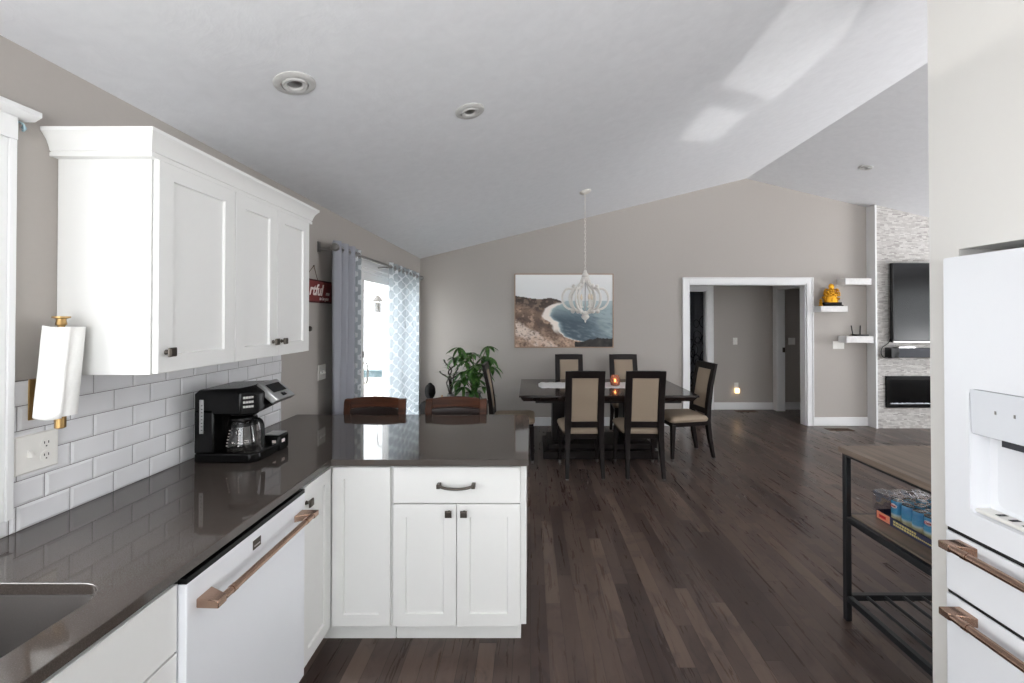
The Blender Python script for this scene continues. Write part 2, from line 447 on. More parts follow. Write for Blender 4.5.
def tag(o, label=None, cat=None, group=None, kind=None):
    if label: o['label'] = label
    if cat: o['category'] = cat
    if group: o['group'] = group
    if kind: o['kind'] = kind
    return o
def thing(name, loc, label, cat, group=None):
    o = bpy.data.objects.new(name, None); COL.objects.link(o); o.location = loc
    o.empty_display_size = 0.1
    return tag(o, label, cat, group)
def struct(o, label=None): return tag(o, label, None, None, 'structure')
def copy_tree(o, parent=None):
    c = o.copy(); COL.objects.link(c)
    if parent is not None: c.parent = parent
    for ch in list(o.children): copy_tree(ch, c)
    return c
def B(*a): return MB().box(*a)
def rrect(x0, x1, y0, y1, r, n=6):
    pts = []
    for cx, cy, a0 in ((x1 - r, y1 - r, 0), (x0 + r, y1 - r, 90), (x0 + r, y0 + r, 180), (x1 - r, y0 + r, 270)):
        for k in range(n + 1): a = R(a0 + 90 * k / n); pts.append((cx + r * math.cos(a), cy + r * math.sin(a)))
    return pts
def smoothstep(a, b, x):
    t = max(0, min(1, (x - a) / (b - a))); return t * t * (3 - 2 * t)
def spline(pts, n=6):
    """Catmull-Rom through 3D points"""
    P = [Vector(p) for p in pts]; P = [P[0] * 2 - P[1]] + P + [P[-1] * 2 - P[-2]]; out = []
    for i in range(1, len(P) - 2):
        for k in range(n):
            t = k / n; a, b, c, d = P[i - 1], P[i], P[i + 1], P[i + 2]
            out.append(0.5 * ((2 * b) + (c - a) * t + (2 * a - 5 * b + 4 * c - d) * t * t + (3 * b - a - 3 * c + d) * t ** 3))
    out.append(P[-2]); return out

# ------------------------------------------------------------------ room shell
XL, YF = -1.603, 6.21               # faces of the window wall and of the end wall
RX, RZ = 3.167, 3.612               # ridge
SL, SR = (RZ - 2.437) / (RX - XL), 0.24
def zc(x): return 2.437 + SL * (x - XL) if x < RX else RZ - SR * (x - RX)
YB, XR = -2.2, 7.9

struct(B(-1.76, 8.05, -2.35, 8.9, -0.12, 0.0).build('floor', M['floor'], smooth=False))
mb = MB()
mb.prism([(-1.76, zc(-1.76)), (RX, RZ), (8.05, zc(8.05)), (8.05, zc(8.05) + .12), (RX, RZ + .12), (-1.76, zc(-1.76) + .12)], 'y', -2.35, YF + 0.12)
struct(mb.build('ceiling', M['ceiling'], smooth=False))
# window wall with the sink window and the patio door
WY0, WY1, WZ0, WZ1 = 0.22, 1.212, 1.06, 2.10
DY0, DY1, DZ = 4.02, 5.93, 2.06
H = 2.46
mb = MB()
X0 = XL - 0.15
mb.box(X0, XL, -2.35, WY0, 0, H); mb.box(X0, XL, WY0, WY1, 0, WZ0); mb.box(X0, XL, WY0, WY1, WZ1, H)
mb.box(X0, XL, WY1, DY0, 0, H); mb.box(X0, XL, DY0, DY1, DZ, H); mb.box(X0, XL, DY1, YF + .12, 0, H)
struct(mb.build('wall_left', M['wall'], smooth=False))
# end wall with the doorway to the hall
OX0, OX1, OZ = 2.32, 4.035, 2.066
def gable(mb, xa, xb, z0, y0, y1):
    xs = sorted({xa, xb} | ({RX} if xa < RX < xb else set()))
    for a, b in zip(xs, xs[1:]):
        mb.prism([(a, z0), (b, z0), (b, zc(b) + .02), (a, zc(a) + .02)], 'y', y0, y1)
mb = MB()
gable(mb, XL, OX0, 0, YF, YF + .12); gable(mb, OX0, OX1, OZ, YF, YF + .12); gable(mb, OX1, 8.0, 0, YF, YF + .12)
struct(mb.build('wall_far', M['wall'], smooth=False))
# wall behind the camera, with a wide assumed window to let light in
BX0, BX1, BZ0, BZ1 = -1.4, 1.1, 0.4, 2.3
mb = MB()
CX0, CX1 = 3.2, 6.8  # opening added to let light onto the end wall and fireplace
for a, b, z0, z1 in ((-1.603, BX0, 0, 2.45), (BX1, CX0, 0, 2.45), (CX1, 8.0, 0, 2.45), (BX0, BX1, 0, BZ0), (BX0, BX1, BZ1, 2.45), (CX0, CX1, 0, BZ0), (CX0, CX1, BZ1, 2.45)): mb.box(a, b, YB - .12, YB, z0, z1)
gable(mb, XL, 8.0, 2.45, YB - .12, YB)
struct(mb.build('wall_back', M['wall'], smooth=False))
mb = MB()
LY0, LY1, LZ0, LZ1 = 2.1, 5.1, 0.7, 2.25  # opening for an assumed side window that lets light in
for a, b, z0, z1 in ((-2.35, LY0, 0, 2.55), (LY1, YF + .12, 0, 2.55), (LY0, LY1, 0, LZ0), (LY0, LY1, LZ1, 2.55)): mb.box(XR, XR + .12, a, b, z0, z1)
struct(mb.build('wall_right', M['wall'], smooth=False))
# fridge enclosure
NX, NY0, NY1, NZ = 1.43, 0.48, 1.415, 1.81
mb = MB()
def encl(y0, y1, z0, x1=2.3):
    mb.prism([(NX, z0), (x1, z0), (x1, zc(x1) + .01), (NX, zc(NX) + .01)], 'y', y0, y1)
encl(NY1, 1.52, 0); encl(NY0, NY1, NZ); encl(YB, NY0, 0)
mb.box(2.2, 2.3, NY0, NY1, 0, NZ)
struct(mb.build('wall_fridge_niche', simple('pale_wall_paint', (222, 220, 216), 0.7, var=0.01), smooth=False))
# fireplace breast
mb = MB(); mb.prism([(4.945, 0), (7.9, 0), (7.9, zc(7.9)), (4.945, zc(4.945))], 'y', 6.06, YF)
struct(mb.build('wall_fireplace', M['stone'], smooth=False))
mb = MB(); mb.prism([(4.92, 0), (4.944, 0), (4.944, zc(4.944) - .002), (4.92, zc(4.92) - .002)], 'y', 6.05, YF)
struct(mb.build('trim_1', M['trim'], smooth=False))
# hall beyond the doorway
HB = 7.29
mb = MB()
mb.box(2.2, 2.56, HB, HB + .1, 0, 2.5); mb.box(2.56, 3.03, HB, HB + .1, 2.04, 2.5); mb.box(3.03, 5.4, HB, HB + .1, 0, 2.5)
struct(mb.build('wall_hall_back', M['wall'], smooth=False))
mb = MB(); mb.box(2.05, 2.2, YF + .12, 8.8, 0, 2.5); mb.box(2.2, 4.0, 8.7, 8.8, 0, 2.5); mb.box(3.6, 3.7, HB + .1, 8.7, 0, 2.5)
struct(mb.build('wall_hall_left', M['wall'], smooth=False))
HX = 4.17
mb = MB(); mb.box(HX, HX + .12, 7.18, HB, 0, 2.5); mb.box(HX, HX + .12, 6.4, 7.18, 2.06, 2.5); mb.box(HX, HX + .12, YF + .12, 6.4, 0, 2.5)
mb.box(5.4, 5.5, YF + .12, HB, 0, 2.5)
struct(mb.build('wall_hall_right', M['wall'], smooth=False))
struct(B(2.05, 5.5, YF + .12, 8.8, 2.44, 2.54).build('ceiling_hall', M['ceiling'], smooth=False))
# baseboards
def baseboard(name, pts, h=0.125, t=0.015):
    mb = MB()
    for (xa, ya, xb, yb) in pts: mb.box(min(xa, xb), max(xa, xb), min(ya, yb), max(ya, yb), 0, h)
    return struct(mb.build(name, M['trim'], bevel=0.005))
baseboard('baseboard_far', [(XL + .001, YF - .015, OX0 - .095, YF), (OX1 + .095, YF - .015, 4.92, YF)])
baseboard('baseboard_left', [(XL, 2.95, XL + .015, DY0 - .08), (XL, DY1 + .09, XL + .015, YF - .016)])
baseboard('baseboard_hall', [(3.15, HB - .015, HX, HB), (HX + .12, HB - .015, 5.4, HB)])
# doorway casing
def casing(name, xa, xb, zt, y, wdt=0.095, t=0.02, jamb=None):
    mb = MB()
    for a, b in ((xa - wdt, xa), (xb, xb + wdt)):
        mb.box(a, b, y - t, y, 0, zt + wdt)
        o_ = a if a < xa else b - 0.02
        mb.box(o_, o_ + 0.02, y - t - .008, y - t, 0, zt + wdt)
    mb.box(xa, xb, y - t, y, zt, zt + wdt); mb.box(xa - wdt + .02, xb + wdt - .02, y - t - .008, y - t, zt + wdt - .02, zt + wdt)
    if jamb:
        mb.box(xa - .001, xa + .016, y, y + jamb, 0, zt); mb.box(xb - .016, xb + .001, y, y + jamb, 0, zt); mb.box(xa, xb, y, y + jamb, zt - .016, zt + .001)
    return struct(mb.build(name, M['trim'], bevel=0.003))
casing('trim_2', OX0, OX1, OZ, YF, jamb=.125)
casing('trim_3', 2.56, 3.03, 2.04, HB, wdt=.11, jamb=.1)
mb = MB()
mb.box(HX - .018, HX, 7.16, HB - .016, 0, 2.13); mb.box(HX - .002, HX + .122, 7.155, 7.18, 0, 2.06); mb.box(HX - .002, HX + .122, 6.4, 7.155, 2.04, 2.06)
mb.box(HX - .018, HX, 6.34, 7.16, 2.06, 2.13); mb.box(HX - .018, HX, 6.345, 6.4, 0, 2.13)
struct(mb.build('trim_4', M['trim'], bevel=0.003))
# sink window: casing, header with cap, sash
wr = struct(thing('window_1', (XL, 0.73, WZ0), None, None))
mb = MB()
for y0, y1 in ((WY1, 1.307), (WY0 - .095, WY0)):
    mb.box(XL, XL + .014, y0, y1, .966, 2.13)
    ob = y1 - .018 if y0 == WY1 else y0
    mb.box(XL + .014, XL + .022, ob, ob + .018, .966, 2.13)
    ib = y0 + .004 if y0 == WY1 else y1 - .016
    mb.box(XL + .014, XL + .018, ib, ib + .02, 1.0, 2.13)
    mb.box(XL + .014, XL + .017, ib + .026, ib + .04, 1.0, 2.13)
mb.box(XL, XL + .02, WY0, WY1, .966, WZ0)
mb.box(XL, XL + .024, WY0 - .095, 1.307, 2.13, 2.2)
mb.build('casing', M['trim'], wr, bevel=.003)
mb = MB(); mb.prism([(XL, 2.2), (XL + .035, 2.2), (XL + .058, 2.214), (XL + .058, 2.23), (XL, 2.23)], 'y', WY0 - .13, 1.342)
mb.build('head_cap', M['trim'], wr, bevel=.002)
mb = MB()
for y0, y1, z0, z1 in ((WY0, WY0 + .05, WZ0, WZ1), (WY1 - .05, WY1, WZ0, WZ1), (WY0 + .05, WY1 - .05, WZ0, WZ0 + .06), (WY0 + .05, WY1 - .05, WZ1 - .05, WZ1), (WY0 + .05, WY1 - .05, 1.56, 1.61)):
    mb.box(XL - .1, XL - .05, y0, y1, z0, z1)
mb.build('window_sash', M['trim'], wr, bevel=.003)
B(XL - .078, XL - .072, WY0 + .05, WY1 - .05, WZ0 + .06, WZ1 - .05).build('pane', M['glass'], wr)
for nm, y0, y1, z0, z1 in (('assumed_window_3', LY0, LY1, LZ0, LZ1),):  # unseen window, assumed as a source of side light
    wr = struct(thing(nm, (XR, y0, z0), None, None))
    mb = MB()
    for a, b, c, d in ((y0, y0 + .07, z0, z1), (y1 - .07, y1, z0, z1), (y0 + .07, y1 - .07, z0, z0 + .07), (y0 + .07, y1 - .07, z1 - .07, z1), ((y0 + y1) / 2 - .04, (y0 + y1) / 2 + .04, z0 + .07, z1 - .07)): mb.box(XR + .03, XR + .09, a, b, c, d)
    mb.build('window_frame', M['trim'], wr); B(XR + .055, XR + .06, y0 + .07, y1 - .07, z0 + .07, z1 - .07).build('pane', M['glass'], wr)
for nm, x0, x1 in (('assumed_window_2', BX0, BX1), ('added_window_4', CX0, CX1)):  # both unseen: the first assumed, the second added to light the end wall
    wr = struct(thing(nm, (x0, YB, BZ0), None, None))
    mb = MB(); xm = (x0 + x1) / 2
    for a, b, c, d in ((x0, x0 + .07, BZ0, BZ1), (x1 - .07, x1, BZ0, BZ1), (x0 + .07, x1 - .07, BZ0, BZ0 + .07), (x0 + .07, x1 - .07, BZ1 - .07, BZ1), (xm - .04, xm + .04, BZ0 + .07, BZ1 - .07)): mb.box(a, b, YB - .09, YB - .03, c, d)
    mb.build('window_frame', M['trim'], wr); B(x0 + .07, x1 - .07, YB - .062, YB - .056, BZ0 + .07, BZ1 - .07).build('pane', M['glass'], wr)

# patio door
dr = struct(thing('door_1', (XL, (DY0 + DY1) / 2, 0), None, None))
mb = MB()
for y0, y1 in ((DY0 - .075, DY0), (DY1, DY1 + .085)): mb.box(XL, XL + .02, y0, y1, 0, DZ + .09)
mb.box(XL, XL + .02, DY0, DY1, DZ, DZ + .09)
mb.build('casing', M['trim'], dr, bevel=.003)
mb = MB()
mb.box(XL - .14, XL, DY0, DY0 + .035, 0, DZ); mb.box(XL - .14, XL, DY1 - .035, DY1, 0, DZ); mb.box(XL - .14, XL, DY0 + .035, DY1 - .035, DZ - .035, DZ); mb.box(XL - .14, XL, DY0 + .035, DY1 - .035, 0, .03)
mb.build('door_frame', M['trim'], dr, bevel=.003)
def panel(xc, y0, y1):
    mb = MB(); a, b = xc - .02, xc + .02
    mb.box(a, b, y0, y0 + .12, .03, DZ - .035); mb.box(a, b, y1 - .10, y1, .03, DZ - .035); mb.box(a, b, y0 + .12, y1 - .10, .03, .13); mb.box(a, b, y0 + .12, y1 - .10, DZ - .115, DZ - .035)
    p = mb.build('sliding_panel', M['trim'], dr, bevel=.003)
    B(xc - .004, xc + .004, y0 + .12, y1 - .10, .13, DZ - .115).build('pane', M['glass'], p)
    return p
pn = panel(XL - .045, DY0 + .035, 5.01); panel(XL - .095, 4.95, DY1 - .035)
yh = 4.13
mb = MB(); mb.box(XL - .025, XL - .017, yh - .018, yh + .018, .92, 1.16)
mb.tube(spline([(XL - .02, yh, .945), (XL + .02, yh, .95), (XL + .03, yh, 1.04), (XL + .02, yh, 1.13), (XL - .02, yh, 1.135)]), .008)
tag(mb.build('handle', M['plastic_white'], pn), 'white D-shaped pull handle')
B(XL - .025, XL - .01, yh - .012, yh + .012, 1.19, 1.25).build('latch', M['pewter'], pn, bevel=.003)

# outside
struct(B(-14, X0, -6, 18, -0.9, -0.6).build('ground', M['ground_out'], smooth=False))
struct(B(-4.6, X0, 2.5, 7.1, -0.30, -0.15).build('deck_floor', M['deck'], smooth=False))
rl = thing('deck_railing', (-2.9, 7.0, -.15), 'teal deck railing outside the patio door', 'railing')
B(-4.3, -1.8, 6.95, 7.05, .60, .71).build('top_rail', M['teal'], rl, bevel=.006)
B(-4.3, -1.8, 6.97, 7.03, -.08, -.03).build('bottom_rail', M['deck'], rl)
for k in range(15): B(-1.93 - k * .16, -1.89 - k * .16, 6.98, 7.02, -.03, .60).build('baluster', M['deck'], rl)
ln = thing('hanging_lantern', (-2.40, 6.7, -.15), 'dark lantern hung from a pole outside the patio door', 'lantern')
mb = MB(); mb.tube([(-2.22, 6.7, -.15), (-2.22, 6.7, 2.2)] + [(-2.31 + .09 * math.cos(a), 6.7, 2.2 + .09 * math.sin(a)) for a in [R(20 * k) for k in range(1, 10)]] + [(-2.40, 6.7, 2.08)], .01)
mb.tube([(-2.40, 6.7, 2.09), (-2.40, 6.7, 1.92)], .004)
mb.build('hook_pole', M['steel'], ln)
MB().lathe([(.0, 1.93), (.03, 1.92), (.085, 1.84), (.085, 1.825), (0, 1.825)], (-2.40, 6.7, 0), 16).build('lantern_roof', M['pewter'], ln)
mb = MB()
for k in range(4):
    a = R(45 + 90 * k); mb.tube([(-2.4 + .05 * math.cos(a), 6.7 + .05 * math.sin(a), 1.83), (-2.4 + .05 * math.cos(a), 6.7 + .05 * math.sin(a), 1.64)], .006, 6)
mb.lathe([(0, 1.64), (.06, 1.64), (.06, 1.655), (0, 1.655)], (-2.4, 6.7, 0), 16)
mb.lathe([(0, 1.66), (.04, 1.66), (.04, 1.81), (0, 1.81)], (-2.4, 6.7, 0), 12)
mb.build('cage', M['pewter'], ln)

# ------------------------------------------------------------------ recessed ceiling lights
def downlight(px, py, label, r=.083):
    a, b = (px - 530) / F_PX, (317 - py) / F_PX
    if px < 750: y = (2.437 - 1.584 - SL * XL) / (b - SL * a)
    else: y = (RZ + SR * RX - 1.584) / (b + SR * a)
    x = a * y; z = zc(x); s = SL if x < RX else -SR
    t = thing('recessed_light', (x, y, z), label, 'ceiling light', 'recessed lights in the vaulted ceiling')
    rot = Matrix.Rotation(-math.atan(s), 4, 'Y'); T = Matrix.Translation((x, y, z)) @ rot
    mb = MB(); mb.M = T; mb.lathe([(r * .62, -.002), (r * .66, -.010), (r * .9, -.010), (r, -.004), (r, .0), (r * .62, .0)], n=32); mb.build('trim_ring', M['ring'], t)
    mb = MB(); mb.M = T; mb.lathe([(r * .36, -.0015), (r * .40, -.012), (r * .56, -.014), (r * .62, -.004), (r * .62, -.001)], n=32); mb.build('gimbal', M['ring'], t)
    mb = MB(); mb.M = T; mb.lathe([(0, -.009), (r * .25, -.008), (r * .36, -.003), (r * .36, 0), (0, 0)], n=24); mb.build('bulb', M['steel'], t)
downlight(293.5, 82, 'round recessed ceiling light above the white wall cabinets')
downlight(469.5, 110, 'round recessed ceiling light between the wall cabinets and the chandelier chain')
downlight(867, 167, 'round recessed light on the far slope of ceiling, above the stone fireplace', .07)

# ------------------------------------------------------------------ backsplash
TX = -1.595
wb = MB(); wb.prism([(0.2, .9145), (2.735, .9145), (2.735, 1.385), (1.3085, 1.385), (1.3085, .965), (0.2, .965)], 'x', XL, XL + .004)
bk = struct(wb.build('wall_backsplash', M['grout'], smooth=False))
mb = MB()
def tile(y0, y1, z0, z1):
    y1 = min(y1, 2.735)
    if y1 - y0 < .01: return
    g, b = .0011, .008
    y0 += g; y1 -= g; z0 += g; z1 -= g
    b = min(b, (y1 - y0) / 3, (z1 - z0) / 3)
    x0, x1, x2 = XL + .002, TX - .0035, TX
    q = lambda x, i: [(x, y0 + i, z0 + i), (x, y1 - i, z0 + i), (x, y1 - i, z1 - i), (x, y0 + i, z1 - i)]
    mb.rings([q(x0, 0), q(x1, 0), q(x2, b)])
for r_ in range(6):
    z0 = .9145 + .078 * r_; z1 = z0 + .078; off = 1.482 + (.0775 if r_ % 2 else 0)
    for k in range(-8, 9):
        y0 = off + .155 * k; y1 = y0 + .155
        if y1 < .3: continue
        if y0 < 1.3085:
            if r_ == 0: tile(y0, min(y1, 1.3085), z0, .964)
            if y1 > 1.3085: tile(1.3085, y1, z0, z1)
        else: tile(y0, y1, z0, z1)
mb.build('tile', M['tile'], bk, smooth=False)

# ------------------------------------------------------------------ worktop and sink
CT = .914
CX, PY0, PY1, PX1 = -.934, 2.0, 2.93, -.006
arc = [(PX1 - .06 + .06 * math.cos(R(a)), PY1 - .06 + .06 * math.sin(R(a))) for a in range(0, 91, 15)]
outer = [(XL + .001, -.9), (CX, -.9), (CX, PY0), (PX1, PY0)] + arc + [(XL + .001, PY1)]
SX0, SX1, SY0, SY1 = -1.44, -1.04, .30, 1.075
hole = rrect(SX0, SX1, SY0, SY1, .085, 10)
mb = MB(); mb.slab(outer, [hole], CT - .03, CT)
tag(mb.build('countertop', M['quartz'], bevel=.003), 'dark grey quartz worktop running along the tiled wall and onto the peninsula', 'countertop')
sk = thing('sink', ((SX0 + SX1) / 2, (SY0 + SY1) / 2, .68), 'dark grey undermount sink set into the worktop by the window', 'sink')
mb = MB()
ri = lambda d, z: [(x, y, z) for x, y in rrect(SX0 + d, SX1 - d, SY0 + d, SY1 - d, max(.085 - d, .02), 10)]
mb.rings([ri(-.02, CT - .032), ri(.003, CT - .032), ri(.006, CT - .05), ri(.018, .715), ri(.05, .695)], cap=False)
L = [mb.v(p) for p in ri(.05, .695)]; mb.f(L)
mb.build('basin', M['sink'], sk, solid=.006)
MB().lathe([(0, .697), (.04, .698), (.045, .702), (.03, .7), (0, .699)], ((SX0 + SX1) / 2, .7, 0), 20).build('drain', M['steel'], sk)

# ------------------------------------------------------------------ cabinets
def shaker(mb, mtx, wd, ht, th=.02, rail=.06, rec=.009):
    """door face in local x (width) / z (height), outward = -y"""
    old = mb.M; mb.M = mtx
    q = lambda i, y: [(i, y, i), (wd - i, y, i), (wd - i, y, ht - i), (i, y, ht - i)]
    mb.rings([q(0, th), q(0, .0015), q(.0015, 0), q(rail, 0), q(rail + .003, rec), q(rail + .003, rec)])
    mb.M = old
def slabfront(mb, mtx, wd, ht, th=.02):
    old = mb.M; mb.M = mtx
    q = lambda i, y: [(i, y, i), (wd - i, y, i), (wd - i, y, ht - i), (i, y, ht - i)]
    mb.rings([q(0, th), q(0, .002), q(.002, 0)]); mb.M = old
def facingX(x, y0, z0):     # local x -> +Y, outward -> +X
    return Matrix(((0, -1, 0, x), (1, 0, 0, y0), (0, 0, 1, z0), (0, 0, 0, 1)))
def facingY(x0, y, z0):     # local x -> +X, outward -> -Y
    return Matrix.Translation((x0, y, z0))
def knob(p, d, parent, s=.032):
    """square dished knob on a short stem; d = outward unit vector"""
    p = Vector(p); d = Vector(d); rot = d.to_track_quat('Z', 'Y').to_matrix().to_4x4()
    mb = MB(); mb.M = Matrix.Translation(p) @ rot
    mb.lathe([(.010, 0), (.007, .004), (.006, .014), (.010, .018)], n=12)
    h = s / 2
    q = lambda i, z: [(-h + i, -h + i, z), (h - i, -h + i, z), (h - i, h - i, z), (-h + i, h - i, z)]
    mb.rings([q(.006, .016), q(0, .020), q(0, .025), q(.004, .029)])
    return tag(mb.build('knob', M['pewter'], parent, bevel=.0015), 'dark pewter square knob')
def door(parent, mtx, wd, ht, **k):
    mb = MB(); shaker(mb, mtx, wd, ht, **k); return mb.build('door', M['cab'], parent, smooth=False)

UZ0, UZ1, UF, UD = 1.3876, 2.128, -1.285, -1.263
def upper(label, y0, y1, spans, knobs):
    t = thing('wall_cabinet', ((XL + UF) / 2, (y0 + y1) / 2, UZ0), label, 'cabinet', 'white wall cabinets')
    mb = MB(); mb.box(XL + .001, UF, y0, y1, UZ0, UZ1 + .01); mb.build('carcass', M['cab'], t, bevel=.0015)
    for (a, b), ky in zip(spans, knobs):
        d = door(t, facingX(UD, a, UZ0 + .004), b - a, UZ1 - UZ0 - .008)
        knob((UD, ky, 1.462), (1, 0, 0), d)
    return t
upper('white single-door wall cabinet next to the paper towel', 1.438, 1.820, [(1.444, 1.819)], [1.476])
upper('white two-door wall cabinet above the coffee maker', 1.821, 2.432, [(1.823, 2.124), (2.127, 2.429)], [2.090, 2.160])
# crown
prof = [(0, 2.120), (.024, 2.120), (.024, 2.133), (.020, 2.137), (.024, 2.140), (.027, 2.152), (.034, 2.172), (.046, 2.190), (.052, 2.196), (.052, 2.208), (0, 2.208)]
mb = MB(); Y0, Y1 = 1.436, 2.433
mb.rings([[(XL + .001, Y0 - o, z), (UF + o, Y0 - o, z), (UF + o, Y1 + o, z), (XL + .001, Y1 + o, z)] for o, z in prof[1:-1]], cap=True)
tag(mb.build('crown_molding', M['cab']), 'white crown molding along the top of the wall cabinets', 'molding')

BF, BD = -.965, -.945              # carcass front and door face of the window-wall run
def toe(mb, pts): mb.prism(pts, 'z', .0, .112)
t = thing('sink_cabinet', (-1.28, .72, 0), 'white base cabinet beneath the sink, nearest the camera', 'cabinet', 'white base cabinets')
mb = MB()
mb.slab([(XL + .002, .30 - .06), (BF, .30 - .06), (BF, 1.149), (XL + .002, 1.149)], [[(XL + .03, .265), (BF - .03, .265), (BF - .03, 1.115), (XL + .03, 1.115)]], .112, CT - .031)
mb.box(XL + .002, BF - .06, .24, 1.142, 0, .112)
mb.build('carcass', M['cab'], t)
mb = MB(); slabfront(mb, facingX(BD, .246, .69), .900, .178); mb.build('drawer_front', M['cab'], t)
for a, b, k in ((.246, .690, .66), (.694, 1.146, .73)):
    d = door(t, facingX(BD, a, .114), b - a, .570); knob((BD, k, .64), (1, 0, 0), d)

# dishwasher
t = thing('dishwasher', (-1.25, 1.45, 0), 'white dishwasher with a brushed bronze bar handle', 'dishwasher')
DWX = -.925
B(XL + .05, DWX - .03, 1.150, 1.755, .10, .862).build('tub', M['gap'], t)
B(XL + .06, DWX - .09, 1.155, 1.75, 0, .10).build('toe_kick', M['black_matte'], t)
pnl = B(DWX - .03, DWX, 1.151, 1.754, .118, .862).build('door_panel', M['white_app'], t, bevel=.003)
B(DWX - .024, DWX - .001, 1.152, 1.753, .8625, .878).build('top_strip', M['black'], t)
def barhandle(parent, p0, p1, out, rad=.011, blk=.026):
    """straight bar on two block posts; p0, p1 = post feet on the face, out = stand-off"""
    p0, p1, out = Vector(p0), Vector(p1), Vector(out); ax = (p1 - p0).normalized(); up = ax.cross(out.normalized())
    mb = MB(); c0, c1 = p0 + out, p1 + out
    mb.tube([c0 + ax * .012, c1 - ax * .012], rad, 20)
    for f_, s_ in ((p0, 1), (p1, -1)):
        e = f_ + out + out.normalized() * rad
        a = ax * s_
        b4 = [f_ + up * blk / 2 - a * .016, f_ - up * blk / 2 - a * .016, f_ - up * blk / 2 + a * .042, f_ + up * blk / 2 + a * .042]
        t4 = [e + up * rad * .95 - a * .022, e - up * rad * .95 - a * .022, e - up * rad * .95 + a * .012, e + up * rad * .95 + a * .012]
        mb.hexa(b4, t4)
    o = mb.build('handle', M['bronze'], parent, bevel=.0025)
    for c_, s_ in ((c0, 1), (c1, -1)):
        MB().tube([c_ + ax * s_ * .045, c_ + ax * s_ * .062], rad * 1.12, 20).build('collar', M['bronze'], parent)
    return o
tag(barhandle(pnl, (DWX, 1.20, .79), (DWX, 1.715, .79), (.055, 0, 0)), 'brushed bronze bar handle')
bd = B(DWX, DWX + .002, 1.425, 1.465, .805, .835).build('badge', M['pewter'], pnl)
mb = MB(); mb.box(DWX + .002, DWX + .0025, 1.43, 1.46, .813, .818); mb.build('badge_line', M['silver'], bd)

# corner cabinet with two folding doors
PF, PD = 2.05, 2.03
t = thing('corner_cabinet', (-1.15, 2.2, 0), 'white corner base cabinet where the two worktop runs meet', 'cabinet', 'white base cabinets')
mb = MB(); mb.prism([(XL + .002, 1.762), (BF, 1.762), (BF, PF), (-.660, PF), (-.660, 2.66), (XL + .002, 2.66)], 'z', .112, CT - .031)
mb.prism([(XL + .01, 1.765), (BF - .06, 1.765), (BF - .06, PF + .06), (-.662, PF + .06), (-.662, 2.65), (XL + .01, 2.65)], 'z', 0, .112)
mb.build('carcass', M['cab'], t)
d = door(t, facingX(BD, 1.768, .114), 2.026 - 1.768, .754, rail=.055); knob((BD, 1.80, .80), (1, 0, 0), d)
door(t, facingY(-.942, PD, .114), .942 - .665, .754, rail=.055)
# peninsula drawer cabinet
t = thing('drawer_cabinet', (-.34, 2.35, 0), 'white peninsula base cabinet with one drawer above two doors', 'cabinet', 'white base cabinets')
mb = MB(); mb.box(-.658, -.018, PF, 2.66, .112, CT - .031); mb.box(-.658, -.045, PF + .06, 2.64, 0, .112); mb.build('carcass', M['cab'], t, bevel=.001)
mb = MB(); slabfront(mb, facingY(-.652, PD, .698), .606, .170); dw = mb.build('drawer_front', M['cab'], t)
mb = MB(); c = (-.349, PD, .783)
mb.tube(spline([(c[0] - .082, PD - .026, c[2] + .006), (c[0] - .05, PD - .032, c[2] - .002), (c[0], PD - .034, c[2] - .006), (c[0] + .05, PD - .032, c[2] - .002), (c[0] + .082, PD - .026, c[2] + .006)]), .0065, 10)
for s_ in (-1, 1): mb.frustum((c[0] + s_ * .082, PD - .015, c[2] - .006), (.018, .034), (c[0] + s_ * .082, PD - .015, c[2] + .014), (.018, .034))
tag(mb.build('pull', M['pewter'], dw, bevel=.002), 'dark pewter arched pull')
for a, b, k in ((-.652, -.351, -.385), (-.347, -.046, -.313)):
    d = door(t, facingY(a, PD, .114), b - a, .578); knob((k, PD, .655), (0, -1, 0), d)

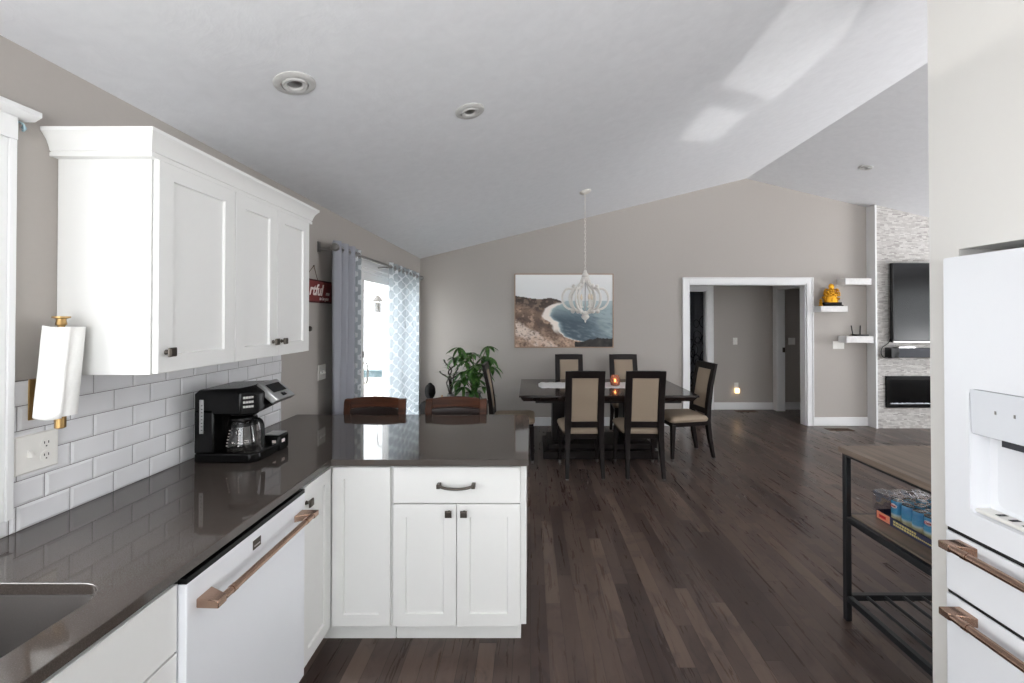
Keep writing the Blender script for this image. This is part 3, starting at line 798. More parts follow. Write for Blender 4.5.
# ------------------------------------------------------------------ wall plates
def plate(name, label, cat, o, u, n, wd, ht, kind, group=None):
    """o = centre on the wall, u = width direction, n = outward"""
    o, u, n = Vector(o), Vector(u), Vector(n); z = Vector((0, 0, 1))
    T = Matrix(((u.x, -n.x, 0, o.x), (u.y, -n.y, 0, o.y), (0, 0, 1, o.z), (0, 0, 0, 1)))
    t = thing(name, tuple(o), label, cat, group)
    mb = MB(); mb.M = T; h, k = wd / 2, ht / 2
    q = lambda i, y: [(-h + i, y, -k + i), (h - i, y, -k + i), (h - i, y, k - i), (-h + i, y, k - i)]
    mb.rings([q(0, 0), q(0, -.003), q(.004, -.007)]); mb.build('cover', M['plastic_white'], t)
    n_ = len(kind)
    for i, c in enumerate(kind):
        cx = (i - (n_ - 1) / 2) * .046
        if c == 't':
            mb = MB(); mb.M = T; mb.hexa([(cx - .005, -.007, -.012), (cx + .005, -.007, -.012), (cx + .005, -.007, .012), (cx - .005, -.007, .012)], [(cx - .004, -.022, -.010), (cx + .004, -.022, -.010), (cx + .004, -.019, -.001), (cx - .004, -.019, -.001)])
            mb.build('toggle', M['plastic_white'], t)
        elif c == 'r':
            mb = MB(); mb.M = T; mb.box(cx - .016, cx + .016, -.0105, -.006, -.033, .033); mb.build('rocker', M['plastic_white'], t, bevel=.001)
        else:
            for s_ in (-1, 1):
                mb = MB(); mb.M = T; mb.lathe([(.017, -.0065), (.017, -.009), (.0, -.009)], (cx, 0, s_ * .02), 20, 'y'); rc = mb.build('receptacle', M['plastic_white'], t)
                mb = MB(); mb.M = T
                for sx_ in (-.006, .006): mb.box(cx + sx_ - .0012, cx + sx_ + .0012, -.0094, -.0088, s_ * .02, s_ * .02 + .008)
                mb.box(cx - .002, cx + .002, -.0094, -.0088, s_ * .02 - .01, s_ * .02 - .006)
                mb.build('slots', M['gap'], rc)
    return t
plate('outlet_plate', 'white outlet and switch plate below the paper towel', 'outlet', (TX, 1.375, 1.150), (0, 1, 0), (1, 0, 0), .124, .122, 'to')
plate('light_switch', 'white double light switch beside the grey curtain', 'light switch', (XL, 3.27, 1.16), (0, 1, 0), (1, 0, 0), .115, .115, 'tt')
plate('light_switch', 'white light switch on the hall wall above the night light', 'light switch', ((735 - 530) / 58.3, HB, 1.58 - (341 - 317) / 58.3), (1, 0, 0), (0, -1, 0), .075, .118, 't')
plate('light_switch', 'white double light switch seen through the second hall doorway', 'light switch', ((791.5 - 530) / 58.3, HB, 1.58 - (341 - 317) / 58.3), (1, 0, 0), (0, -1, 0), .115, .118, 'rr')
plate('light_switch', 'white triple switch plate below the lowest floating shelf', 'light switch', ((838 - 530) / 68.4, YF, 1.584 - (345 - 317) / 68.4), (1, 0, 0), (0, -1, 0), .165, .115, 'rrr')
# night light
nx, nz = (736 - 530) / 58.3, 1.584 - (388 - 317) / 58.3
t = thing('night_light', (nx, HB, nz - .05), 'glowing plug-in night light low on the hall wall', 'night light')
B(nx - .035, nx + .035, HB - .006, HB, nz - .02, nz + .095).build('wall_plate', M['plastic_white'], t, bevel=.002)
B(nx - .02, nx + .02, HB - .03, HB - .006, nz + .0, nz + .07).build('plug_body', M['plastic_white'], t, bevel=.004)
B(nx - .036, nx + .036, HB - .05, HB - .012, nz - .08, nz - .001).build('lamp_shade', M['nightlight'], t, bevel=.008)
# door latch plate in hall
B(HX + .03, HX + .09, 7.148, 7.1545, 1.0, 1.1)
mb = MB(); mb.box(HX + .078, HX + .118, 7.148, 7.1545, .99, 1.07)
tag(mb.build('strike_plate', M['pewter']), 'dark metal strike plate on the hall door jamb', 'strike plate')

# ------------------------------------------------------------------ paper towel, clip, sign, hook
t = thing('paper_towel_holder', (-1.53, 1.375, 1.24), 'brass wall-mounted paper towel holder beside the cabinet', 'holder')
px_, py_ = -1.513, 1.372
B(TX, TX + .004, 1.352, 1.402, 1.255, 1.385).build('back_plate', M['brass'], t, bevel=.001)
mb = MB(); mb.box(TX + .003, px_ + .012, py_ - .012, py_ + .012, 1.262, 1.268); mb.lathe([(.008, 1.225), (.014, 1.228), (.014, 1.262), (.008, 1.268)], (px_, py_, 0), 16); mb.build('arm', M['brass'], t, bevel=.001)
MB().lathe([(.009, 1.268), (.009, 1.565)], (px_, py_, 0), 14).build('rod', M['brass'], t)
MB().lathe([(.010, 1.556), (.014, 1.560), (.012, 1.572), (.012, 1.578), (.022, 1.581), (.022, 1.586), (0, 1.587)], (px_, py_, 0), 20).build('knob', M['brass'], t)
t = thing('paper_towel_roll', (px_, py_, 1.27), 'white paper towel roll hanging on the brass holder', 'paper towel')
mb = MB(); n = 40
def lean(z): return .024 * (z - 1.41) / .28
def rollring(z, k0=0):
    return [(px_ + (.046 + .0015 * math.sin(3 * a)) * math.cos(a), py_ + lean(z) + (.046 + .0015 * math.sin(3 * a)) * math.sin(a), z) for a in [2 * PI * k / n for k in range(n)]]
def inner(z): return [(px_ + .022 * math.cos(2 * PI * k / n), py_ + lean(z) + .022 * math.sin(2 * PI * k / n), z) for k in range(n)]
mb.rings([inner(1.272), rollring(1.270), rollring(1.41), rollring(1.552), inner(1.550), inner(1.272)], cap=False)
mb.build('roll', M['paper'], t)
mb = MB()
def flap(u, v):
    a = R(-150 + 120 * u); r = .0495 + .005 * smoothstep(.55, 1, u) + .0015 * math.sin(v * 9) * u; z = 1.268 + .286 * v + .003 * math.sin(u * 6)
    return (px_ + r * math.cos(a), py_ + lean(z) + r * math.sin(a), z)
mb.sheet(flap, 20, 14); mb.build('loose_sheet', M['paper'], t, solid=.0012)

t = thing('blue_clip', (XL + .01, 1.325, 2.16), 'tiny pale blue clip under the end of the window header', 'clip')
mb = MB(); mb.tube(spline([(XL + .002, 1.322, 2.195), (XL + .016, 1.324, 2.188), (XL + .018, 1.328, 2.174), (XL + .010, 1.330, 2.168)]), .0035, 8); mb.build('hook', M['bluetape'], t)
MB().ball((XL + .012, 1.331, 2.178), (.008, .006, .005)).build('tab', M['bluetape'], t)

# small red sign on a cord
sy0, sy1, sz0, sz1 = 2.87, 3.405, 1.690, 1.862
t = thing('wooden_sign', (XL + .01, (sy0 + sy1) / 2, sz0), 'small red lettered sign hanging by a cord next to the wall cabinet', 'sign')
B(XL + .004, XL + .014, sy0, sy1, sz0, sz1).build('board', M['signdark'], t, bevel=.001)
fc = B(XL + .0141, XL + .0165, sy0 + .012, sy1 - .012, sz0 + .012, sz1 - .012).build('painted_face', M['signred'], t)
mb = MB(); mb.tube([(XL + .010, sy0 + .13, sz1), (XL + .006, (sy0 + sy1) / 2, sz1 + .1), (XL + .010, sy1 - .22, sz1)], .0025, 6); mb.build('hanging_cord', M['cord'], t)
MB().ball((XL + .006, (sy0 + sy1) / 2, sz1 + .1), .006).build('nail', M['pewter'], t)
def text(body, mtx, size, mat, parent, shear=0.0, bold=0.0, align='LEFT', local=False):
    cu = bpy.data.curves.new('lettering', 'FONT'); cu.body = body; cu.size = size; cu.extrude = .0006; cu.shear = shear; cu.offset = bold; cu.align_x = align
    tmp = bpy.data.objects.new('lettering_outline', cu); COL.objects.link(tmp)
    dg = bpy.context.evaluated_depsgraph_get(); dg.update()
    me = bpy.data.meshes.new_from_object(tmp.evaluated_get(dg)); me.name = 'lettering'
    bpy.data.objects.remove(tmp); bpy.data.curves.remove(cu)
    off = Vector((0, 0, 0)); q = parent
    while q is not None and not local: off += q.location; q = q.parent
    me.transform(Matrix.Translation(-off) @ mtx); me.materials.clear(); me.materials.append(mat)
    o = bpy.data.objects.new('lettering', me); COL.objects.link(o); o.parent = parent
    return o
def txX(x, y, z): return Matrix(((0, 0, 1, x), (1, 0, 0, y), (0, 1, 0, z), (0, 0, 0, 1)))   # reads along +Y, faces +X
text('rtful', txX(XL + .017, 3.05, sz0 + .058), .115, M['signwhite'], fc, .35, .003)
text('me', txX(XL + .017, 3.30, sz0 + .060), .045, M['signwhite'], fc, .2, .001)
text('to be you', txX(XL + .017, 3.20, sz0 + .022), .036, M['signwhite'], fc, .3, .001)
mb = MB(); mb.lathe([(.012, 0), (.016, .012), (.020, .030), (.016, .038), (0, .040)], (XL, 3.04, 1.50), 16, 'x')
tag(mb.build('tieback_hook', M['pewter']), 'small dark knob on the bare wall beyond the wall cabinets', 'hook')

# ------------------------------------------------------------------ coffee maker
t = thing('coffee_maker', (-1.40, 2.07, CT), 'black two-way coffee maker with silver control panel on the worktop', 'coffee maker')
U0, V0, Zb = -1.540, 1.952, CT
def K(u, v, z): return (U0 + u, V0 + v, Zb + z)
mb = MB(); pl = [(0, 0), (.255, 0), (.285, .03), (.285, .245), (0, .245)]
mb.hexa([K(u, v, 0) for u, v in pl], [K(u, v, .043) for u, v in pl]); mb.build('base', M['black'], t, bevel=.007)
mb = MB(); pl = [(0, 0), (.088, 0), (.088, .165), (.13, .165), (.13, .25), (0, .25)]
mb.hexa([K(u, v, .043) for u, v in pl], [K(u, v, .245) for u, v in pl]); mb.build('water_tank', M['black'], t, bevel=.006)
mb = MB()
lo = [(0, 0, .228), (.210, 0, .218), (.262, .045, .214), (.280, .10, .245), (.280, .245, .245), (0, .245, .235)]
mid = [(0, 0, .316), (.210, 0, .318), (.262, .045, .314), (.272, .10, .312), (.272, .245, .312), (0, .245, .318)]
hi = [(.014, .012, .334), (.200, .012, .340), (.222, .05, .343), (.225, .10, .346), (.225, .24, .346), (.014, .24, .338)]
mb.rings([[K(*p) for p in lo], [K(*p) for p in mid], [K(*p) for p in hi]]); hd = mb.build('brew_head', M['black'], t, bevel=.006)
mb = MB(); mb.lathe([(.050, .208), (.056, .212), (.06, .235)], K(.172, .085, 0), 24); mb.build('filter_basket', M['black_matte'], t)
# water gauge
mb = MB(); mb.box(U0 + .026, U0 + .044, V0 - .003, V0 + .001, Zb + .135, Zb + .29); g = mb.build('water_gauge', M['silver'], t, bevel=.001)
mb = MB()
for k in range(8): mb.box(U0 + .034, U0 + .041, V0 - .0036, V0 - .0028, Zb + .15 + k * .016, Zb + .153 + k * .016)
mb.build('gauge_marks', M['gap'], g)
# button panel on the chamfered corner
e0, e1 = Vector(K(.210, 0, 0)), Vector(K(.262, .045, 0)); ud = (e1 - e0).normalized(); nd = Vector((ud.y, -ud.x, 0))
T = Matrix(((ud.x, -nd.x, 0, e0.x), (ud.y, -nd.y, 0, e0.y), (0, 0, 1, Zb), (0, 0, 0, 1)))
for r_ in range(3):
    mb = MB(); mb.M = T
    for c_ in range(4): mb.box(.012 + c_ * .0105, .021 + c_ * .0105, -.003, .004, .292 - r_ * .021, .302 - r_ * .021)
    mb.build('button', M['silver'], hd)
# silver control panel on the front
mb = MB()
a4 = [K(.238, .088, .356), K(.238, .238, .356), K(.336, .238, .272), K(.336, .088, .272)]
b4 = [K(.215, .088, .328), K(.215, .238, .328), K(.305, .238, .250), K(.305, .088, .250)]
mb.hexa(b4, a4); cp = mb.build('control_panel', M['silver'], t, bevel=.006)
def on(u, v, h): # point on the sloping panel
    A, Bv, D = Vector(a4[0]), Vector(a4[1]) - Vector(a4[0]), Vector(a4[3]) - Vector(a4[0]); n_ = D.cross(Bv).normalized()
    if n_.z < 0: n_ = -n_
    return A + Bv * v + D * u + n_ * h
mb = MB(); mb.hexa([on(u, v, -.001) for u, v in ((.2, .15), (.2, .85), (.62, .85), (.62, .15))], [on(u, v, .0015) for u, v in ((.2, .15), (.2, .85), (.62, .85), (.62, .15))]); mb.build('display', M['screen'], cp)
mb = MB(); mb.hexa([on(u, v, -.001) for u, v in ((.72, .4), (.72, .6), (.86, .6), (.86, .4))], [on(u, v, .003) for u, v in ((.72, .4), (.72, .6), (.86, .6), (.86, .4))]); mb.build('power_button', M['black'], cp)
# single-cup stand
mb = MB(); mb.box(U0 + .205, U0 + .292, V0 + .168, V0 + .255, Zb, Zb + .078); cs = mb.build('cup_stand', M['black'], t, bevel=.008)
B(U0 + .212, U0 + .286, V0 + .175, V0 + .248, Zb + .0785, Zb + .084).build('drip_plate', M['silver'], cs, bevel=.003)
B(U0 + .2915, U0 + .293, V0 + .19, V0 + .215, Zb + .04, Zb + .056).build('label', M['signwhite'], cs)
B(U0 + .258, U0 + .276, V0 + .1665, V0 + .168, Zb + .04, Zb + .056).build('label', M['signwhite'], cs)
# carafe
t = thing('glass_carafe', K(.165, .083, .03), 'glass carafe with black handle sitting in the coffee maker', 'carafe')
cc = K(.172, .082, 0)
mb = MB(); mb.lathe([(.055, .0445), (.070, .047), (.0745, .062), (.073, .085), (.060, .150), (.055, .178), (.057, .184)], cc, 32); mb.build('glass_body', M['carafe_glass'], t, solid=.0)
mb = MB(); mb.lathe([(.030, .200), (.056, .196), (.059, .186), (.054, .182), (.0, .182)], cc, 28); mb.build('lid', M['black'], t)
mb = MB(); mb.lathe([(.0590, .156), (.0605, .157), (.0585, .170), (.0570, .171)], cc, 28); mb.build('band', M['black'], t)
mb = MB(); a_ = Vector((.97, -.24, 0)).normalized(); c_ = Vector(cc)
hp = spline([c_ + a_ * .056 + Vector((0, 0, .186)), c_ + a_ * .090 + Vector((0, 0, .186)), c_ + a_ * .108 + Vector((0, 0, .165)), c_ + a_ * .114 + Vector((0, 0, .11)), c_ + a_ * .116 + Vector((0, 0, .06))])
mb.tube(hp, .0095, 10, flat=(.9, (0, 0, 1)))
mb.build('handle', M['black'], t)
for aa in (-2.0, -1.25):
    for k in range(6):
        zz = .075 + k * .0135; r_ = .0745 if zz < .08 else .0738 - (zz - .085) * .2
        MB().ball((cc[0] + r_ * math.cos(aa), cc[1] + r_ * math.sin(aa), Zb + zz), (.0045, .0015, .0014), 8, 5).build('volume_mark', M['signwhite'], t)

# ------------------------------------------------------------------ bar stools (local: sitter faces +Y)
def make_stool():
    t = thing('bar_stool', (0, 0, 0), None, None)
    mb = MB()
    mb.rings([[(x, y, z) for x, y in rrect(-.2 + d, .2 - d, -.17 + d, .155 - d, .05)] for z, d in ((.575, .01), (.58, .0), (.61, 0), (.625, .01), (.632, .05))])
    mb.build('seat', M['leather'], t)
    B(-.19, .19, -.16, .145, .53, .575).build('apron', M['stool_wood'], t, bevel=.004)
    for s_ in (-1, 1):
        MB().frustum((s_ * .18, .13, 0), (.032, .032), (s_ * .172, .125, .535), (.04, .04)).build('leg', M['stool_wood'], t, bevel=.003)
        mb = MB(); mb.rings([[(s_ * .192 + dx * wx, y + dy * .02, z) for dx, dy in ((-1, -1), (1, -1), (1, 1), (-1, 1))] for y, z, wx in ((-.175, 0, .018), (-.15, .3, .02), (-.15, .58, .022), (-.17, .80, .024), (-.195, .98, .025), (-.205, 1.0, .024))])
        mb.build('leg', M['stool_wood'], t, bevel=.005)
    def rail(z0, z1, bow, name, mat, th=.013, x=.170):
        mb = MB(); rs = []
        for k in range(13):
            u = -1 + 2 * k / 12; y = -.17 - .035 * ((z0 + z1) / 2 - .8) / .2 - bow * (1 - u * u); zz = z1 - .012 * u * u
            rs.append([(u * x, y - th, z0), (u * x, y + th, z0), (u * x, y + th, zz), (u * x, y - th, zz)])
        mb.rings(rs); return mb.build(name, mat, t, bevel=.004)
    rail(.935, 1.015, .016, 'top_rail', M['stool_wood'])
    rail(.70, .75, .012, 'lower_rail', M['stool_wood'])
    rail(.752, .946, .015, 'back_pad', M['leather'], .010)
    for z, a, b in ((.2, (-.17, .128), (.17, .128)), (.28, (-.175, -.15), (-.175, .128)), (.28, (.175, -.15), (.175, .128))):
        MB().tube([(a[0], a[1], z), (b[0], b[1], z)], .012, 10).build('stretcher', M['stool_wood'], t)
    return t
st = make_stool()
for i, (x, y, rz, lab) in enumerate(((-1.10, 2.835, 180, 'brown wooden bar stool tucked at the peninsula in front of the patio door'), (-.525, 2.835, 180, 'brown wooden bar stool tucked at the peninsula in front of the plants'))):
    o = st if i == 0 else copy_tree(st)
    o.location = (x, y, 0); o.rotation_euler = (0, 0, R(rz)); tag(o, lab, 'bar stool', 'bar stools behind the peninsula')

# ------------------------------------------------------------------ dining table
t = thing('dining_table', (.86, 5.06, 0), 'dark espresso dining table on a pedestal base beneath the chandelier', 'table')
TX0, TX1, TY0, TY1 = -.116, 1.78, 4.47, 5.65
mb = MB(); q = lambda i, z: [(TX0 + i, TY0 + i, z), (TX1 - i, TY0 + i, z), (TX1 - i, TY1 - i, z), (TX0 + i, TY1 - i, z)]
mb.rings([q(.045, .690), q(.015, .735), q(0, .738), q(0, .757), q(.003, .760)]); mb.build('tabletop', M['table_wood'], t)
B(.06, 1.66, 4.66, 5.46, .64, .69).build('apron', M['dark_wood'], t, bevel=.003)
for x0 in (.26, 1.08):
    B(x0, x0 + .24, 4.92, 5.2, .15, .64).build('pedestal', M['dark_wood'], t, bevel=.006)
B(.20, 1.38, 4.80, 5.32, .09, .15).build('base_plinth', M['dark_wood'], t, bevel=.006)
B(.15, 1.43, 4.74, 5.38, 0, .09).build('base', M['dark_wood'], t, bevel=.008)
# runner
mb = MB(); rows = []
n = 60; xs = [(.14 + 1.10 * k / n) for k in range(n + 1)]
for k, x in enumerate(xs):
    s_ = .030 * abs(math.sin(x * 30)); e = .20 + s_
    rows.append((x, 5.14 - e, 5.14 + e))
rows = [(.10, 5.05, 5.23)] + rows + [(1.28, 5.05, 5.23)]
mb.sheet(lambda u, v: (rows[round(u * (len(rows) - 1))][0], rows[round(u * (len(rows) - 1))][1] * (1 - v) + rows[round(u * (len(rows) - 1))][2] * v, .7625 + .0008 * math.sin(u * 60)), len(rows) - 1, 6)
tag(mb.build('table_runner', M['lace'], solid=.002), 'white scalloped lace runner lying on the dining table', 'table runner')
# candle
cx_, cy_ = (615 - 530) / 425 * 5.08, 5.08
t = thing('candle_holder', (cx_, cy_, .764), 'amber glass candle holder glowing on the dining table', 'candle holder')
mb = MB(); mb.lathe([(.030, .765), (.052, .772), (.060, .81), (.056, .85), (.044, .882), (.046, .890), (.042, .890), (.040, .882), (.052, .85), (.056, .81), (.048, .777), (0, .772)], (cx_, cy_, 0), 24); mb.build('glass_cup', M['amber'], t)
MB().lathe([(.0, .778), (.03, .778), (.03, .808), (0, .808)], (cx_, cy_, 0), 16).build('candle', M['paper'], t)
MB().lathe([(0, .81), (.007, .818), (.008, .828), (.003, .842), (0, .85)], (cx_, cy_, 0), 10).build('flame', M['flame'], t)

# ------------------------------------------------------------------ dining chairs (local: sitter faces +Y)
def make_chair():
    t = thing('dining_chair', (0, 0, 0), None, None)
    # seat pad
    mb = MB(); rs = []
    for z, d in ((.425, .006), (.432, 0), (.455, -.004), (.475, .006), (.487, .03), (.492, .09)):
        p = [(x * (1 + .13 * (y + .22) / .46), y) for x, y in rrect(-.205 + d, .205 - d, -.215 + d, .245 - d, .04)]
        rs.append([(x, y, z) for x, y in p])
    mb.rings(rs); mb.build('seat', M['beige'], t)
    mb = MB(); mb.hexa([(-.185, -.21, .375), (.185, -.21, .375), (.215, .225, .375), (-.215, .225, .375)], [(-.19, -.215, .426), (.19, -.215, .426), (.222, .235, .426), (-.222, .235, .426)]); mb.build('seat_frame', M['dark_wood'], t, bevel=.004)
    for s_ in (-1, 1):
        l = MB().frustum((s_ * .203, .222, .03), (.03, .03), (s_ * .200, .212, .40), (.05, .05)).build('leg', M['dark_wood'], t, bevel=.003)
        MB().frustum((s_ * .203, .222, 0), (.024, .024), (s_ * .203, .222, .031), (.031, .031)).build('foot_cap', M['steel'], l)
        mb = MB(); rs = []
        for y, z, wx, dy in ((-.285, .012, .034, .034), (-.245, .22, .046, .044), (-.222, .42, .056, .05), (-.232, .60, .064, .046), (-.262, .82, .064, .04), (-.315, 1.06, .062, .034)):
            xc = s_ * (.193 - wx / 2); rs.append([(xc - wx / 2, y - dy / 2, z), (xc + wx / 2, y - dy / 2, z), (xc + wx / 2, y + dy / 2, z), (xc - wx / 2, y + dy / 2, z)])
        mb.rings(rs); l = mb.build('leg', M['dark_wood'], t, bevel=.004)
        MB().frustum((s_ * .176, -.286, 0), (.028, .028), (s_ * .176, -.286, .013), (.03, .03)).build('foot_cap', M['steel'], l)
    yb = lambda z: -.222 - .093 * max(0, (z - .45) / .61) ** 1.5
    def slab(z0, z1, x, th, name, mat, n=6, puff=0):
        mb = MB(); rs = []
        for k in range(n + 1):
            z = z0 + (z1 - z0) * k / n; y = yb(z); pf = puff * math.sin(PI * k / n) ** .5
            rs.append([(-x, y - th - pf * .3, z), (0, y - th - pf, z), (x, y - th - pf * .3, z), (x, y + th + pf * .3, z), (0, y + th + pf, z), (-x, y + th + pf * .3, z)])
        mb.rings(rs); return mb.build(name, mat, t, bevel=.004)
    slab(.99, 1.062, .14, .017, 'top_rail', M['dark_wood'], 2)
    slab(.495, .552, .14, .02, 'lower_rail', M['dark_wood'], 2)
    slab(.553, .989, .1275, .011, 'back_pad', M['beige'], 8, .006)
    return t
ch = make_chair()
CH = [(.532, 4.435, 1, 'dark dining chair seen from behind, the one nearer the peninsula'),
      (1.131, 4.435, -1, 'dark dining chair seen from behind, in front of the candle holder'),
      (.545, 5.665, 180, 'dark dining chair on the wall side of the table, below the coast picture'),
      (1.305, 5.665, 180, 'dark dining chair on the wall side of the table, behind the candle holder'),
      (1.745, 4.90, 99, 'dark dining chair at the table end by the doorway, turned sideways'),
      (-.195, 4.82, -90, 'dark dining chair at the table end by the plants, half hidden by the peninsula')]
for i, (x, y, rz, lab) in enumerate(CH):
    o = ch if i == 0 else copy_tree(ch)
    o.location = (x, y, 0); o.rotation_euler = (0, 0, R(rz)); tag(o, lab, 'chair', 'beige and dark wood dining chairs')

# ------------------------------------------------------------------ chandelier
hx, hy = .612, 4.705
t = thing('chandelier', (hx, hy, 1.52), 'white carved wooden chandelier on a long chain above the dining table', 'chandelier')
zt = zc(hx)
mb = MB(); mb.M = Matrix.Translation((hx, hy, zt)) @ Matrix.Rotation(-math.atan(SL), 4, 'Y'); mb.lathe([(.066, 0), (.066, -.012), (.05, -.026), (.012, -.03), (0, -.03)], n=28); mb.build('ceiling_canopy', M['chalk'], t)
mb = MB(); z = zt - .03; k = 0
while z > 2.105:
    a = (0, 1, 0) if k % 2 else (1, 0, 0)
    mb.tube([(hx + a[0] * .008 * math.cos(b), hy + a[1] * .008 * math.cos(b), z - .018 + .021 * math.sin(b)) for b in [2 * PI * j / 10 for j in range(10)]], .0026, 5, closed=True)
    z -= .034; k += 1
mb.build('chain', M['chalk'], t)
MB().lathe([(.008, 2.105), (.018, 2.094), (.02, 2.075), (.034, 2.06), (.042, 2.035), (.036, 2.025), (.044, 2.015), (.046, 1.985), (.04, 1.965), (.0, 1.96)][::-1], (hx, hy, 0), 24).build('top_cap', M['chalk'], t)
MB().lathe([(0, 1.518), (.008, 1.53), (.012, 1.55), (.034, 1.565), (.046, 1.585), (.040, 1.60), (.030, 1.61), (.05, 1.622), (.05, 1.645), (0, 1.65)], (hx, hy, 0), 24).build('bottom_finial', M['chalk'], t)
MB().lathe([(.006, 1.64), (.006, 1.97)], (hx, hy, 0), 10).build('centre_rod', M['steel'], t)
for k in range(6):
    a = R(60 * k); ca, sa = math.cos(a), math.sin(a); tg = (-sa, ca, 0)
    Pn = lambda r, z: (hx + r * ca, hy + r * sa, z)
    mb = MB()
    mb.tube(spline([Pn(.04, 1.995), Pn(.052, 1.955), Pn(.085, 1.918), Pn(.13, 1.885), Pn(.163, 1.84), Pn(.172, 1.79), Pn(.163, 1.735), Pn(.135, 1.685), Pn(.09, 1.65), Pn(.045, 1.635)], 4), .0145, 8, flat=(.72, tg))
    mb.ball(Pn(.130, 1.925), .021, 10, 7); mb.ball(Pn(.138, 1.645), .023, 10, 7)
    mb.tube(spline([Pn(.12, 1.65), Pn(.15, 1.665), Pn(.19, 1.678), Pn(.225, 1.705), Pn(.25, 1.75), Pn(.256, 1.795), Pn(.246, 1.84), Pn(.22, 1.88), Pn(.185, 1.897), Pn(.15, 1.895), Pn(.125, 1.91)], 4), .0125, 8, flat=(.8, tg))
    mb.build('scroll_arm', M['chalk'], t)
for k in range(4):
    a = R(22.5 + 90 * k); c_ = (hx + .085 * math.cos(a), hy + .085 * math.sin(a), 0)
    s_ = MB().lathe([(.02, 1.685), (.024, 1.70), (.012, 1.706), (.011, 1.775), (0, 1.776)], c_, 12).build('candle_sleeve', M['chalk'], t)
    MB().lathe([(.008, 1.776), (.014, 1.79), (.015, 1.805), (.008, 1.83), (0, 1.845)], c_, 12).build('bulb', M['bulb'], s_)

# ------------------------------------------------------------------ coast picture
ax0, ax1, az0, az1 = -.225, 1.213, 1.138, 2.213
t = thing('framed_picture', ((ax0 + ax1) / 2, YF - .02, az0), 'large framed print of a rocky coast and blue sea on the wall', 'picture')
fw, fd = .012, .038
mb = MB()
for a, b, c, d in ((ax0, ax0 + fw, az0, az1), (ax1 - fw, ax1, az0, az1), (ax0 + fw, ax1 - fw, az0, az0 + fw), (ax0 + fw, ax1 - fw, az1 - fw, az1)): mb.box(a, b, YF - fd, YF - .001, c, d)
mb.build('frame', M['frame_wood'], t)
from mathutils import noise as mn
def fbm(x, y, s, o=5):
    return mn.fractal(Vector((x * s, y * s, 3.7)), 1.0, 2.0, o)
def pl_interp(pts, x):
    if x <= pts[0][0]: return pts[0][1]
    for (a, b), (c, d) in zip(pts, pts[1:]):
        if x <= c: return b + (d - b) * (x - a) / (c - a)
    return pts[-1][1]
hill = [(0, .295), (.1, .315), (.2, .335), (.27, .34), (.36, .322), (.43, .345), (.48, .375), (.52, .40)]
shore = [(.372, .50), (.40, .475), (.43, .415), (.47, .37), (.53, .345), (.57, .335), (.62, .375), (.66, .43), (.74, .44), (.80, .455), (.86, .50), (.90, .58), (.93, .70), (1.0, .76)]
def mixc(a, b, f): f = max(0, min(1, f)); return tuple(x + (y - x) * f for x, y in zip(a, b))
def coast(u, v):
    n0, n1, n2, n3 = fbm(u * 1.33, v, 3, 3), fbm(u * 1.33 + 2, v, 8, 4), fbm(u * 1.33 + 9, v * 1.3 + 4, 16, 4), fbm(u * 1.33 + 3, v * 1.4 + 8, 38, 3)
    hz = pl_interp(hill, u) + .004 * n2 if u < .5 else .36
    land_x = pl_interp(shore, v) + .010 * n2
    if u < .5 and v < .385: land_x = .5 if v > hz else 0
    if v < min(hz, .36): return mixc((224, 224, 223), (212, 213, 213), v / .36)
    if v > .935 - .05 * smoothstep(.62, .8, u) + .02 * n2 and u > .61: return mixc((34, 32, 33), (70, 66, 62), n2 * .5 + .3)
    if u > land_x:
        d = u - land_x
        sea = mixc((150, 166, 168), (74, 88, 98), smoothstep(.40, .66, v) * smoothstep(.0, .07, d) * (1 - smoothstep(.18, .6, d) * .75))
        sea = mixc(sea, (158, 172, 176), smoothstep(.3, .62, d) * .75)
        sea = mixc(sea, (170, 182, 185), 1 - smoothstep(.36, .46, v))
        w = fbm(u * 5 + v * 4, v * 16 - u * 7, 2.2, 3)
        sea = mixc(sea, (60, 74, 84), max(0, -w) * .45 * smoothstep(.42, .6, v))
        sea = mixc(sea, (190, 198, 200), max(0, w - .1) * .5 * smoothstep(.5, .8, v))
        if d < .020: sea = mixc((228, 220, 212), sea, d / .03)
        return sea
    d = land_x - u
    col = mixc((112, 92, 80), (152, 126, 108), n1 * .8 + .4)
    ridge = v - hz - .22 * u
    col = mixc(col, (62, 54, 50), (1 - smoothstep(.02, .16, ridge + .05 * n1)) * .85)
    col = mixc(col, (148, 126, 110), smoothstep(.15, .4, n2) * (1 - smoothstep(.05, .25, ridge)) * .6)
    col = mixc(col, (70, 58, 52), smoothstep(.12, .0, abs(ridge - .30 - .1 * n0)) * .55)
    col = mixc(col, (206, 174, 152), smoothstep(.05, .3, n1) * smoothstep(.12, .2, ridge) * (1 - smoothstep(.3, .4, ridge)) * .6)
    sand = smoothstep(.03, -.03, abs(ridge - .43 - .35 * u) - .10 + .04 * n1 + .35 * max(0, u - .22))
    col = mixc(col, (222, 208, 198), sand * (.85 + .3 * n2))
    col = mixc(col, (104, 82, 70), smoothstep(.18, .4, n2) * smoothstep(.45, .6, v) * .5)
    col = mixc(col, (190, 160, 138), smoothstep(.8, .95, v) * (.5 + n1 * .8))
    col = mixc(col, (64, 50, 44), smoothstep(.2, .5, n3) * .45)
    col = mixc(col, (206, 184, 166), smoothstep(.2, .5, -n3) * .35 * smoothstep(.3, .5, ridge))
    b = smoothstep(.075, .045, d - .02 * n1) * smoothstep(.37, .41, v) * (1 - smoothstep(.74, .86, v))
    return mixc(col, (224, 214, 206), b)
NU, NV = 176, 128
mb = MB(); cols = []
y_ = YF - .030
